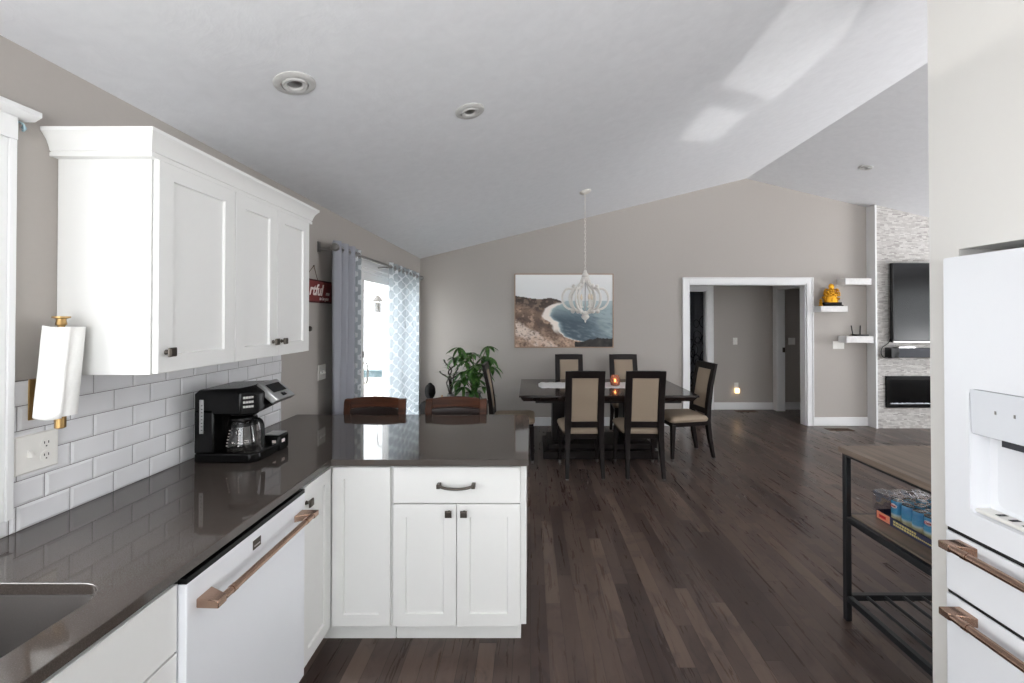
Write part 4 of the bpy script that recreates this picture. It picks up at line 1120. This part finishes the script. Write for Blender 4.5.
g = [[mb.v((ax0 + fw + (ax1 - ax0 - 2 * fw) * i / NU, y_, az1 - fw - (az1 - az0 - 2 * fw) * j / NV)) for j in range(NV + 1)] for i in range(NU + 1)]
for i in range(NU):
    for j in range(NV): mb.f([g[i][j], g[i][j + 1], g[i + 1][j + 1], g[i + 1][j]])
# stretcher depth behind the print
bk_ = [mb.v((x, YF - .004, z)) for x, z in ((ax0 + fw, az1 - fw), (ax0 + fw, az0 + fw), (ax1 - fw, az0 + fw), (ax1 - fw, az1 - fw))]
mb.f(bk_)
mb.bm.verts.index_update()
for i in range(NU + 1):
    for j in range(NV + 1): cols.append(tuple(min(.92, c * 1.22) for c in lin(coast(i / NU, j / NV))[:3]) + (1,))
cols += [lin((230, 228, 224))] * 4
o = mb.build('print', M['print'], t, smooth=False)
at = o.data.color_attributes.new('Col', 'FLOAT_COLOR', 'POINT')
for k, c in enumerate(cols): at.data[k].color = c

# ------------------------------------------------------------------ curtains
t = thing('curtain_rod', (-1.50, 4.4, 2.1), 'brushed nickel curtain rod above the patio door', 'curtain rod')
RXc, RZc = -1.478, 2.115
MB().tube([(RXc, 3.27, RZc), (RXc, 5.72, RZc)], .013, 14).build('rod', M['steel'], t)
for y, s_ in ((3.27, -1), (5.72, 1)):
    mb = MB(); mb.lathe([(.013, 0), (.022, .008 * s_), (.022, .016 * s_), (.014, .022 * s_), (.030, .035 * s_), (.034, .05 * s_), (.028, .066 * s_), (0, .074 * s_)], (RXc, y, RZc), 18, 'y'); mb.build('finial', M['steel'], t)
for y in (3.215, 4.42, 5.70):
    mb = MB(); mb.box(XL, XL + .008, y - .02, y + .02, RZc - .04, RZc + .04); mb.tube([(XL + .006, y, RZc - .02), (RXc, y, RZc - .018)], .007, 8); mb.box(RXc - .017, RXc + .017, y - .008, y + .008, RZc - .022, RZc - .012); mb.build('bracket', M['steel'], t)
def curtain(label, y0, y1, folds, mat, amp=.042, z0=.03, group=None):
    t = thing('window_curtain', (RXc, (y0 + y1) / 2, z0), label, 'curtain', group)
    zt_ = RZc + .05
    def fn(u, v):
        z = z0 + (zt_ - z0) * v
        ph = 2 * PI * folds * u; am = amp * (1.0 - .25 * (1 - v) + .2 * math.sin(7 * u + 3 * v) * (1 - v))
        return (RXc - .015 + am * math.sin(ph + .35 * math.sin(5 * v + u * 4) * (1 - v)), y0 + (y1 - y0) * u + .012 * math.sin(2 * ph) * (1 - v), z)
    mb = MB(); mb.sheet(fn, int(folds * 18), 30); cl = mb.build('cloth', mat, t, solid=.003)
    mb = MB()
    for k in range(int(2 * folds)):
        u = (k + .5) / (2 * folds); u = k / (2 * folds) + .001
        y = y0 + (y1 - y0) * u
        mb.tube([(RXc + (.023 * math.sin(b)) * .35, y + .002 + .023 * math.sin(b) * .2, RZc + .023 * math.cos(b)) for b in [2 * PI * j / 14 for j in range(14)]], .0035, 6, closed=True)
    mb.build('grommets', M['steel'], t)
curtain('plain grey curtain panel at the near side of the patio door', 3.215, 3.60, 3, M['grey_curtain'], .05, group='curtains at the patio door')
curtain('narrow patterned curtain edge beside the plain grey curtain', 3.605, 3.71, 1.5, M['sheer'], .025, group='curtains at the patio door')
curtain('pale trellis-patterned curtain panel drawn beside the room corner', 4.50, 5.62, 7.5, M['sheer'], .036, group='curtains at the patio door')

# ------------------------------------------------------------------ plants, low table, statue
t = thing('low_table', (-.86, 5.62, 0), 'low dark wooden table carrying plants, behind the bar stools', 'side table')
lx0, lx1, ly0, ly1, lz = -1.16, -.57, 5.42, 5.86, .44
B(lx0, lx1, ly0, ly1, lz - .03, lz).build('top', M['dark_wood'], t, bevel=.004)
for x in (lx0 + .03, lx1 - .03):
    for y in (ly0 + .03, ly1 - .03): B(x - .018, x + .018, y - .018, y + .018, 0, lz - .03).build('leg', M['dark_wood'], t)
def leaf(mb, base, d, up, ln_, wd, droop):
    """one pointed leaf, folded along its midrib"""
    base, d, up = Vector(base), Vector(d).normalized(), Vector(up)
    side = d.cross(up).normalized(); up = side.cross(d).normalized(); n = 6; prev = None
    for k in range(n + 1):
        s_ = k / n; w_ = wd * math.sin(PI * min(1, s_ * .96 + .02)) ** .8 * (1 - .25 * s_)
        c = base + d * (ln_ * s_) - Vector((0, 0, 1)) * (droop * s_ * s_) + up * 0
        row = [mb.v(c - side * w_ + up * w_ * .25), mb.v(c), mb.v(c + side * w_ + up * w_ * .25)]
        if prev: mb.f([prev[0], prev[1], row[1], row[0]]); mb.f([prev[1], prev[2], row[2], row[1]])
        prev = row
rp = random.Random(11)
t = thing('money_tree', (-.78, 5.62, lz), 'leafy green potted money tree on the low table', 'plant')
MB().lathe([(.07, lz), (.085, lz + .01), (.105, lz + .14), (.11, lz + .15), (.098, lz + .15), (.09, lz + .12), (0, lz + .12)], (-.75, 5.62, 0), 28).build('pot', M['ceramic'], t)
MB().lathe([(0, lz + .12), (.094, lz + .121), (.05, lz + .13), (0, lz + .132)], (-.75, 5.62, 0), 20).build('soil', M['soil'], t)
ms, ml = MB(), MB()
tips = [(-.92, 5.50, 1.19), (-.74, 5.52, 1.10), (-.56, 5.60, 1.20), (-.50, 5.62, .93), (-.66, 5.50, .98), (-.83, 5.45, 1.02), (-.96, 5.55, 1.06), (-.62, 5.72, 1.06), (-.80, 5.75, 1.10), (-.72, 5.45, .88), (-.88, 5.5, .88), (-.58, 5.50, .86), (-.52, 5.56, 1.06), (-.79, 5.42, .80), (-.66, 5.44, .78), (-.90, 5.44, .78), (-.70, 5.40, .96), (-.78, 5.40, .92), (-.60, 5.46, .96), (-.84, 5.40, .70), (-.70, 5.38, .66), (-.60, 5.42, .70), (-.86, 5.48, 1.12)]
for k, tp in enumerate(tips):
    tp = Vector(tp); b0 = Vector((-.75 + rp.uniform(-.03, .03), 5.62 + rp.uniform(-.03, .03), lz + .12))
    m1 = b0.lerp(tp, .5) + Vector((rp.uniform(-.03, .03), 0, .10))
    pts = spline([b0, m1, tp], 6); ms.tube(pts, [.007 - .0045 * i / (len(pts) - 1) for i in range(len(pts))], 6)
    dv = (tp - m1); dv.z = 0
    base_a = math.atan2(dv.y, dv.x)
    nl = rp.choice((5, 6, 6, 7))
    for j in range(nl):
        a = base_a + R(-115 + 230 * j / (nl - 1)) + rp.uniform(-.2, .2)
        el = rp.uniform(-.75, .05)
        d = Vector((math.cos(a) * math.cos(el), math.sin(a) * math.cos(el), math.sin(el)))
        leaf(ml, tp, d, (0, 0, 1), rp.uniform(.13, .22), rp.uniform(.024, .036), rp.uniform(.03, .09))
ms.build('stems', M['stem'], t); ml.build('foliage', M['leaf'], t)
t = thing('lucky_bamboo', (-1.03, 5.52, lz), 'curly dark lucky bamboo stalks beside the leafy money tree', 'plant')
MB().lathe([(.035, lz), (.045, lz + .01), (.05, lz + .12), (.04, lz + .15), (.034, lz + .15), (.04, lz + .11), (0, lz + .1)], (-1.03, 5.52, 0), 20).build('vase', M['ceramic'], t)
ms, ml = MB(), MB()
for k, (x, zz, tw) in enumerate(((-1.12, .88, 1), (-1.02, .98, -1), (-.95, 1.06, 1), (-1.06, 1.02, 1), (-.99, .84, -1))):
    pts = []
    for i in range(22):
        s_ = i / 21; cur = .05 * smoothstep(.4, .9, s_)
        pts.append((-1.03 + (x + 1.03) * s_ + cur * math.sin(s_ * 11 * tw), 5.52 + .5 * cur * math.cos(s_ * 11), lz + .1 + (zz - lz - .1) * s_))
    ms.tube(pts, [.0085 + .0018 * (i % 3 == 0) for i in range(22)], 7)
    for j in range(5):
        a = rp.uniform(0, 2 * PI); leaf(ml, pts[-1 - j], (math.cos(a), .6 * math.sin(a), .35), (0, 0, 1), rp.uniform(.07, .13), .011, .03)
ms.build('stalks', M['bamboo'], t); ml.build('foliage', M['leaf'], t)
t = thing('small_figurine', (-1.13, 5.50, lz), 'tiny tan figurine on the low table beside the bamboo', 'figurine')
mb = MB(); mb.lathe([(.03, lz), (.032, lz + .015), (.022, lz + .05), (.024, lz + .075), (.012, lz + .095), (.017, lz + .115), (.012, lz + .135), (0, lz + .142)], (-1.13, 5.47, 0), 18, sy=.8); mb.build('body', M['tan'], t)
t = thing('small_canister', (-.585, 5.47, lz), 'little white and red canister on the end of the low table', 'canister')
mb = MB(); mb.lathe([(.024, lz), (.026, lz + .004), (.026, lz + .08), (.02, lz + .088), (.018, lz + .10), (0, lz + .10)], (-.60, 5.47, 0), 18); mb.build('body', M['plastic_white'], t)
MB().lathe([(.0262, lz + .015), (.0268, lz + .016), (.0268, lz + .05), (.0262, lz + .051)], (-.60, 5.47, 0), 18).build('label', M['red'], t)
# seated statue
sx_, sy_ = -1.375, 5.86
t = thing('buddha_statue', (sx_, sy_, 0), 'black seated statue in the room corner beside the curtain', 'statue')
mb = MB()
prof_ = [(.19, .0, 1, .85), (.195, .05, 1, .85), (.17, .09, 1, .85), (.125, .14, 1, .75), (.115, .22, 1, .65), (.125, .30, 1, .62), (.132, .36, 1, .58), (.115, .41, 1, .55), (.06, .435, 1, .8), (.036, .452, 1, 1), (.038, .472, 1, 1), (.050, .484, 1, 1.08), (.060, .505, 1, 1.12), (.067, .54, 1, 1.12), (.068, .575, 1, 1.1), (.065, .605, 1, 1.08), (.057, .63, 1, 1.05), (.042, .648, 1, 1), (.030, .656, 1, 1), (.024, .670, 1, 1), (.012, .678, 1, 1), (.001, .680, 1, 1)]
n = 28
mb.rings([[(sx_ + 1.06 * r_ * ax_ * math.cos(2 * PI * k / n), sy_ + 1.06 * r_ * ay_ * math.sin(2 * PI * k / n), z) for k in range(n)] for r_, z, ax_, ay_ in prof_])
mb.build('body', M['statue'], t)
mb = MB()
for s_ in (-1, 1): mb.ball((sx_ + s_ * .066, sy_ + .005, .545), (.009, .016, .032), 8, 6)
mb.ball((sx_, sy_ - .078, .54), (.008, .012, .018), 8, 6)
for s_ in (-1, 1): mb.ball((sx_ + s_ * .024, sy_ - .066, .558), (.013, .008, .006), 8, 6)
mb.ball((sx_, sy_ - .066, .512), (.016, .01, .006), 8, 6)
mb.build('face', M['statue'], t)

# ------------------------------------------------------------------ shelves and things on them
def shelf(x0, x1, z0, z1, label):
    t = thing('floating_shelf', ((x0 + x1) / 2, YF, z0), label, 'shelf', 'white floating shelves by the fireplace')
    B(x0, x1, YF - .165, YF - .002, z0, z1).build('board', M['shelf_white'], t, bevel=.006)
    mb = MB(); mb.box(x0 - .003, x0 + .004, YF - .168, YF - .005, z0 - .001, z1 + .001); mb.box(x1 - .004, x1 + .003, YF - .168, YF - .005, z0 - .001, z1 + .001); mb.build('end_cap', M['trim'], t, bevel=.002)
shelf(4.49, 4.86, 2.045, 2.135, 'top floating shelf, white and empty')
shelf(4.137, 4.517, 1.655, 1.740, 'middle floating shelf, white, holding the golden statue')
shelf(4.50, 4.88, 1.215, 1.310, 'lowest floating shelf, white, holding the router')
gx, gy, gz = 4.26, YF - .085, 1.741
gx = (831.5 - 530) / 425 * gy
t = thing('golden_statue', (gx, gy, gz), 'shiny golden ornate statue on a black base, on middle shelf', 'statue')
mb = MB(); mb.box(gx - .135, gx + .135, gy - .06, gy + .06, gz, gz + .02); mb.box(gx - .12, gx + .12, gy - .05, gy + .05, gz + .02, gz + .055); mb.build('base', M['black'], t, bevel=.006)
mb = MB(); rg = random.Random(5)
mb.lathe([(.10, gz + .055), (.095, gz + .10), (.075, gz + .17), (.05, gz + .23), (.035, gz + .26), (.045, gz + .285), (.03, gz + .315), (0, gz + .325)], (gx, gy, 0), 20, sy=.5)
for k in range(120):
    a = rg.uniform(0, 2 * PI); h = rg.uniform(.07, .25); rr = .125 * (1 - .25 * abs(h - .15) / .1) * rg.uniform(.7, 1.05)
    mb.ball((gx + rr * math.cos(a), gy + .45 * rr * math.sin(a), gz + h), (rg.uniform(.008, .02), rg.uniform(.008, .016), rg.uniform(.008, .02)), 8, 6)
mb.build('figure', M['gold'], t)
t = thing('small_gold_figurine', (gx - .17, gy, gz), 'small gold figurine standing beside the larger golden statue', 'figurine')
mb = MB(); mb.lathe([(.026, gz), (.028, gz + .01), (.016, gz + .03), (.024, gz + .05), (.014, gz + .07), (.018, gz + .085), (.008, gz + .1), (0, gz + .105)], (gx - .168, gy - .02, 0), 16); mb.build('body', M['gold'], t)
rx, ry, rz_ = 4.745, YF - .085, 1.311
t = thing('wifi_router', (rx, ry, rz_), 'flat black router with two antennas on the lowest floating shelf', 'router')
B(rx - .075, rx + .10, ry - .05, ry + .05, rz_, rz_ + .022).build('body', M['black_matte'], t, bevel=.005)
for dx, ln_ in ((-.06, .02), (.045, -.008)):
    MB().tube([(rx + dx, ry + .045, rz_ + .018), (rx + dx - ln_ * .4, ry + .048, rz_ + .07), (rx + dx - ln_, ry + .048, rz_ + .15)], .0075, 8).build('antenna', M['black_matte'], t)

# ------------------------------------------------------------------ fireplace wall: television, soundbar, fireplace
FY = 6.06
tx0, tz0, tz1 = 5.18 * .985, 1.225, 2.345
t = thing('television', (6.05, FY - .06, tz0), 'large black television on the stone fireplace wall', 'television')
B(tx0, tx0 + 1.95, FY - .085, FY - .035, tz0, tz1).build('housing', M['black_matte'], t, bevel=.004)
B(tx0 + .012, tx0 + 1.938, FY - .0865, FY - .0852, tz0 + .03, tz1 - .012).build('screen', M['screen'], t)
B(tx0 + .001, tx0 + 1.949, FY - .089, FY - .0852, tz0 + .002, tz0 + .016).build('lower_bezel', M['steel'], t)
B(tx0 + .5, tx0 + 1.4, FY - .035, FY - .001, tz0 + .3, tz1 - .3).build('wall_bracket', M['black_metal'], t)
t = thing('soundbar', (5.9, FY - .06, 1.01), 'long charcoal soundbar under the television', 'soundbar')
B(5.13, 6.35, FY - .10, FY - .002, 1.015, 1.145).build('body', M['soundbar'], t, bevel=.006)
B(5.05, 5.16, FY - .115, FY - .002, 1.012, 1.15).build('end_speaker', M['black_matte'], t, bevel=.006)
mb = MB(); mb.box(5.17, 5.40, FY - .10, FY - .02, 1.1455, 1.17)
tag(mb.build('set_top_box', M['silver'], bevel=.004), 'small silver box resting on the soundbar', 'set-top box')
mb = MB(); mb.tube(spline([(5.14, FY - .012, 1.30), (5.09, FY - .02, 1.215), (4.995, FY - .03, 1.15), (4.98, FY - .03, 1.06), (5.03, FY - .04, 1.005), (5.12, FY - .125, 1.03), (5.15, FY - .125, 1.09)], 8), .006, 7)
tag(mb.build('power_cord', M['black_matte']), 'thin black cord looping beside the soundbar', 'cord')
t = thing('electric_fireplace', (5.85, FY - .02, .30), 'long black linear electric fireplace set in the stone wall', 'fireplace')
fx0, fx1, fz0, fz1 = 5.055, 6.75, .298, .745
mb = MB()
for a, b, c, d in ((fx0, fx0 + .05, fz0, fz1), (fx1 - .05, fx1, fz0, fz1), (fx0 + .05, fx1 - .05, fz0, fz0 + .05), (fx0 + .05, fx1 - .05, fz1 - .05, fz1)): mb.box(a, b, FY - .025, FY - .001, c, d)
mb.build('frame', M['black'], t, bevel=.002)
B(fx0 + .05, fx1 - .05, FY - .006, FY - .001, fz0 + .05, fz1 - .05).build('glass_front', M['screen'], t)
mb = MB(); rc_ = random.Random(3)
for k in range(70):
    x = fx0 + .07 + k * .0222; h = rc_.uniform(.008, .02); mb.hexa([(x, FY - .016, fz0 + .052), (x + .018, FY - .016, fz0 + .052), (x + .018, FY - .007, fz0 + .052), (x, FY - .007, fz0 + .052)], [(x + .004, FY - .014, fz0 + .052 + h), (x + .013, FY - .014, fz0 + .052 + h * .8), (x + .012, FY - .008, fz0 + .052 + h), (x + .005, FY - .008, fz0 + .052 + h)])
tag(mb.build('ember_bed', M['crystal'], t, smooth=False), 'row of white crystals')

# floor registers
def register(x0, x1, y0, y1, label):
    t = thing('floor_register', ((x0 + x1) / 2, (y0 + y1) / 2, 0), label, 'floor vent', 'floor registers')
    mb = MB()
    for a, b, c, d in ((x0, x0 + .015, y0, y1), (x1 - .015, x1, y0, y1), (x0 + .015, x1 - .015, y0, y0 + .015), (x0 + .015, x1 - .015, y1 - .015, y1)): mb.box(a, b, c, d, 0, .006)
    mb.build('rim', M['vent'], t)
    mb = MB(); k = x0 + .022
    while k < x1 - .02: mb.box(k, k + .006, y0 + .015, y1 - .015, 0.0005, .004); k += .014
    mb.build('louvers', M['vent'], t)
register(4.18, 4.52, 5.92, 6.06, 'brown floor register below the floating shelves')
register(3.45, 3.8, 7.08, 7.2, 'brown floor register on the hall floor')

# hall shower curtain
t = thing('shower_curtain', (2.75, 8.2, .1), 'dark shower curtain printed with looping lines, past the hall', 'curtain')
cy = 8.0
def scf(u, v): return (2.25 + 1.3 * u, cy + .03 * math.sin(u * 40), .1 + 1.98 * v)
mb = MB(); mb.sheet(scf, 80, 4); mb.build('cloth', M['hallcurtain'], t, solid=.003)
mb = MB(); rl_ = random.Random(9)
for k in range(90):
    u0, v0 = rl_.uniform(.03, .95), rl_.uniform(.03, .72); r_ = rl_.uniform(.05, .1)
    pts = []
    for j in range(17):
        a = 2 * PI * j / 16; u = u0 + r_ * .55 * math.cos(a); v = v0 + r_ * .6 * math.sin(a)
        u = max(0, min(1, u)); p = scf(u, v); pts.append((p[0], p[1] - .006, p[2]))
    mb.tube(pts[:-1], .006, 4, closed=True)
mb.build('loop_print', M['loops'], t)
MB().tube([(2.2, cy, 2.1), (3.6, cy, 2.1)], .012, 10).build('rod', M['black_metal'], t)

# ------------------------------------------------------------------ cart and juice tray
t = thing('kitchen_cart', (2.2, 1.9, 0), 'black metal cart with brown wooden shelves behind the fridge wall', 'cart')
kx0, kx1, ky0, ky1, kz = 1.645, 2.75, 1.56, 2.255, .90
mb = MB(); mb.slab(rrect(kx0 - .012, kx1 + .01, ky0 - .01, ky1 + .012, .012), [], kz - .028, kz); mb.build('top', M['cart_wood'], t, bevel=.004)
for x in (kx0, kx1 - .034):
    for y in (ky0, ky1 - .034): B(x + .003, x + .031, y + .003, y + .031, 0, kz - .0285).build('leg', M['black_metal'], t, bevel=.003)
def ring(name, z0, z1, th=.026):
    mb = MB(); i = .004
    mb.box(kx0 + .034 * 0 + i, kx0 + i + th, ky0 + .034, ky1 - .034, z0, z1); mb.box(kx1 - i - th, kx1 - i, ky0 + .034, ky1 - .034, z0, z1)
    mb.box(kx0 + .034, kx1 - .034, ky0 + i, ky0 + i + th, z0, z1); mb.box(kx0 + .034, kx1 - .034, ky1 - i - th, ky1 - i, z0, z1)
    return mb.build(name, M['black_metal'], t, bevel=.002)
ring('top_frame', kz - .046, kz - .029, .02); ring('shelf_frame', .515, .548); ring('rack_frame', .105, .135)
B(kx0 + .031, kx1 - .031, ky0 + .031, ky1 - .031, .535, .556).build('shelf', M['cart_wood'], t, bevel=.002)
k = kx0 + .11
while k < kx1 - .05:
    MB().tube([(k, ky0 + .02, .125), (k, ky1 - .02, .125)], .0085, 8).build('rack_bar', M['black_metal'], t); k += .095
# tray of cans
jx0, jx1, jy1, jz = 1.775, 2.05, 2.19, .557
jy0 = jy1 - .41
t = thing('juice_tray', ((jx0 + jx1) / 2, (jy0 + jy1) / 2, jz), 'navy cardboard tray wrapped in clear film on the cart shelf', 'tray')
mb = MB(); mb.box(jx0, jx1, jy0, jy1, jz, jz + .002)
for a, b, c, d in ((jx0, jx0 + .002, jy0, jy1), (jx1 - .002, jx1, jy0, jy1), (jx0 + .002, jx1 - .002, jy0, jy0 + .002), (jx0 + .002, jx1 - .002, jy1 - .002, jy1)): mb.box(a, b, c, d, jz + .002, jz + .042)
bx = mb.build('cardboard_tray', M['trayn'], t)
B(jx0 - .0008, jx0 - .0001, jy1 - .085, jy1 - .006, jz + .003, jz + .041).build('corner_panel', M['trayo'], bx)
B(jx0 - .0014, jx0 - .0009, jy1 - .062, jy1 - .022, jz + .014, jz + .028).build('corner_mark', M['red_ink'], bx)
B(jx0 - .0008, jx0 - .0001, jy0 + .012, jy0 + .085, jz + .003, jz + .041).build('barcode_panel', M['trayo'], bx)
mb = MB()
for k in range(9): mb.box(jx0 - .0013, jx0 - .0009, jy0 + .02 + k * .0065, jy0 + .0225 + k * .0065 + .0015 * (k % 3), jz + .008, jz + .036)
mb.build('barcode_lines', M['trayn'], bx)
mb = MB(); rk = random.Random(2)
for r_ in range(2):
    y = jy1 - .105
    while y > jy1 - .225 - .02 * r_:
        w_ = rk.uniform(.006, .012); mb.box(jx0 - .0006, jx0 - .0001, y - w_, y, jz + .024 - r_ * .013, jz + .033 - r_ * .013); y -= w_ + .003
y = jy1 - .245
while y > jy1 - .325: mb.box(jx0 - .0006, jx0 - .0001, y - .007, y, jz + .012, jz + .018); y -= .0095
mb.build('printed_lines', M['yellow_ink'], bx)
# film
mb = MB()
def film(u, v):
    a = R(-8 + 196 * u); hw, hh = (jx1 - jx0) / 2 + .004, .092
    x = (jx0 + jx1) / 2 - hw * max(-1, min(1, 1.35 * math.cos(a))); z = jz + .045 + hh * max(0, min(1, 1.5 * math.sin(a)))
    y = jy0 - .004 + (jy1 - jy0 + .02) * v
    return (x, y, z + .004 * math.sin(v * 31 + u * 9) * math.sin(a) + .003 * math.sin(u * 40 + v * 13))
mb.sheet(film, 40, 40)
def filmend(u, v):
    x = jx0 + (jx1 - jx0) * u; return (x, jy1 + .016 - .012 * math.sin(PI * v) + .005 * math.sin(u * 25 + v * 9), jz + .03 + .104 * v)
mb.sheet(filmend, 24, 10)
mb.build('shrink_film', M['film'], t)
can = thing('juice_can', (0, 0, 0), None, None)
MB().lathe([(.024, 0), (.0265, .004), (.0265, .112), (.0235, .119), (.0235, .12)], n=24).build('can_body', M['can'], can)
MB().lathe([(.0235, .12), (.0238, .122), (.0215, .1225), (.021, .12), (0, .12)], n=24).build('can_lid', M['tin'], can)
# white oval with red lettering, on the side facing away from the fridge wall
mb = MB()
ang = [R(180 + a) for a in range(-38, 39, 4)]
def oval(u, v):
    a = R(180 - 36 + 72 * u); hgt = .011 * math.sqrt(max(0, 1 - (2 * u - 1) ** 2)); return (.0268 * math.cos(a), .0268 * math.sin(a), .096 + hgt * (2 * v - 1))
mb.sheet(oval, 16, 4); mb.build('logo_oval', M['signwhite'], can)
text('Dole', Matrix(((0, 0, -1, -.0274), (-1, 0, 0, 0), (0, 1, 0, .092), (0, 0, 0, 1))), .013, M['red_ink'], can, bold=.0003, align='CENTER', local=True)
first = True; px0 = jx0 + .0305
for i in range(1, 7):
    for j in range(4):
        c = can if first else copy_tree(can); first = False
        c.location = (px0 + j * .0590 + .008, jy1 - .030 - i * .0575, jz + .0025)
        c.rotation_euler = (0, 0, R((i * 37 + j * 91) % 50 - 25 if j == 0 else (i * 77 + j * 131) % 360))
        if i == 3 and j == 0: c.rotation_euler = (0, 0, R(200))
        if i == 1 and j == 0: c.rotation_euler = (0, 0, R(6))
        if i == 2 and j == 0: c.rotation_euler = (0, 0, R(120))
        tag(c, 'small blue and yellow juice can packed in the film-wrapped tray', 'can', 'juice cans in the tray')

# ------------------------------------------------------------------ refrigerator
t = thing('refrigerator', (1.75, .95, 0), 'white refrigerator with dispenser and bronze handles in the wall niche', 'refrigerator')
FX, FY0, FY1 = 1.372, .502, 1.410
B(1.436, 2.15, FY0 + .003, FY1 - .003, .03, 1.765).build('cabinet_body', M['white_app'], t, bevel=.004)
B(1.45, 2.1, FY0 + .03, FY1 - .03, 0, .03).build('feet_base', M['black_matte'], t)
ym = (FY0 + FY1) / 2
dy0, dy1 = ym + .002, FY1
gy0, gy1, gz0, gz1 = 1.05, 1.331, .975, 1.362
mkX = lambda p, x: (x, p[0], p[1])
mb = MB(); mb.slab(rrect(dy0, dy1, .898, 1.778, .006, 3), [rrect(gy0, gy1, gz0, gz1, .022, 5)], 1.432, FX, mkX)
dl = mb.build('door', M['white_app'], t, bevel=.004)
mb = MB()
rr_ = lambda d, x: [(x, a, b) for a, b in rrect(gy0 + d, gy1 - d, gz0 + d, gz1 - d, .022, 5)]
mb.rings([rr_(-.001, FX + .004), rr_(.0, FX + .006), rr_(.012, FX + .05), rr_(.03, FX + .056)], cap=False); L = [mb.v(p) for p in rr_(.03, FX + .056)]; mb.f(L)
ds = mb.build('dispenser_recess', M['white_app'], dl)
mb = MB(); mb.hexa([(FX + .03, gy0 + .002, 1.215), (FX + .03, gy1 - .002, 1.215), (FX + .03, gy1 - .002, 1.36), (FX + .03, gy0 + .002, 1.36)], [(FX + .004, gy0 + .002, 1.222), (FX + .004, gy1 - .002, 1.222), (FX - .001, gy1 - .002, 1.36), (FX - .001, gy0 + .002, 1.36)])
tag(mb.build('display_panel', M['gloss_white'], dl, bevel=.003), 'glossy white control panel')
B(FX + .002, FX + .006, gy0 + .06, gy1 - .09, 1.206, 1.224).build('display_strip', M['soundbar'], dl)
for y in (gy1 - .075, gy1 - .125): B(FX - .0005, FX + .002, y - .002, y + .002, 1.296, 1.306).build('indicator', M['steel'], dl)
mb = MB(); mb.box(FX + .004, FX + .052, gy0 + .012, gy1 - .012, gz0 + .008, gz0 + .02); dt = mb.build('drip_tray', M['plastic_white'], dl, bevel=.003)
mb = MB()
for k in range(6): mb.box(FX + .014, FX + .042, gy0 + .04 + k * .034, gy0 + .052 + k * .034, gz0 + .0202, gz0 + .0208)
mb.build('tray_slots', M['gap'], dt)
mb = MB(); mb.slab(rrect(FY0, ym - .002, .898, 1.778, .006, 3), [], 1.432, FX, mkX); dr_ = mb.build('door', M['white_app'], t, bevel=.004)
barhandle(dl, (FX, ym + .035, .97), (FX, ym + .035, 1.70), (-.058, 0, 0)); barhandle(dr_, (FX, ym - .035, .97), (FX, ym - .035, 1.70), (-.058, 0, 0))
for z0, z1, zh in ((.692, .884, .858), (.100, .680, .645)):
    d = B(FX, 1.432, FY0, FY1, z0, z1).build('drawer', M['white_app'], t, bevel=.004)
    tag(barhandle(d, (FX, FY1 - .06, zh), (FX, FY0 + .06, zh), (-.05, 0, 0), .012, .03), 'brushed bronze bar handle')
for z0, z1 in ((.8845, .8975), (.6805, .6915)): B(FX + .006, 1.434, FY0 + .002, FY1 - .002, z0, z1).build('gasket', M['gap'], t)
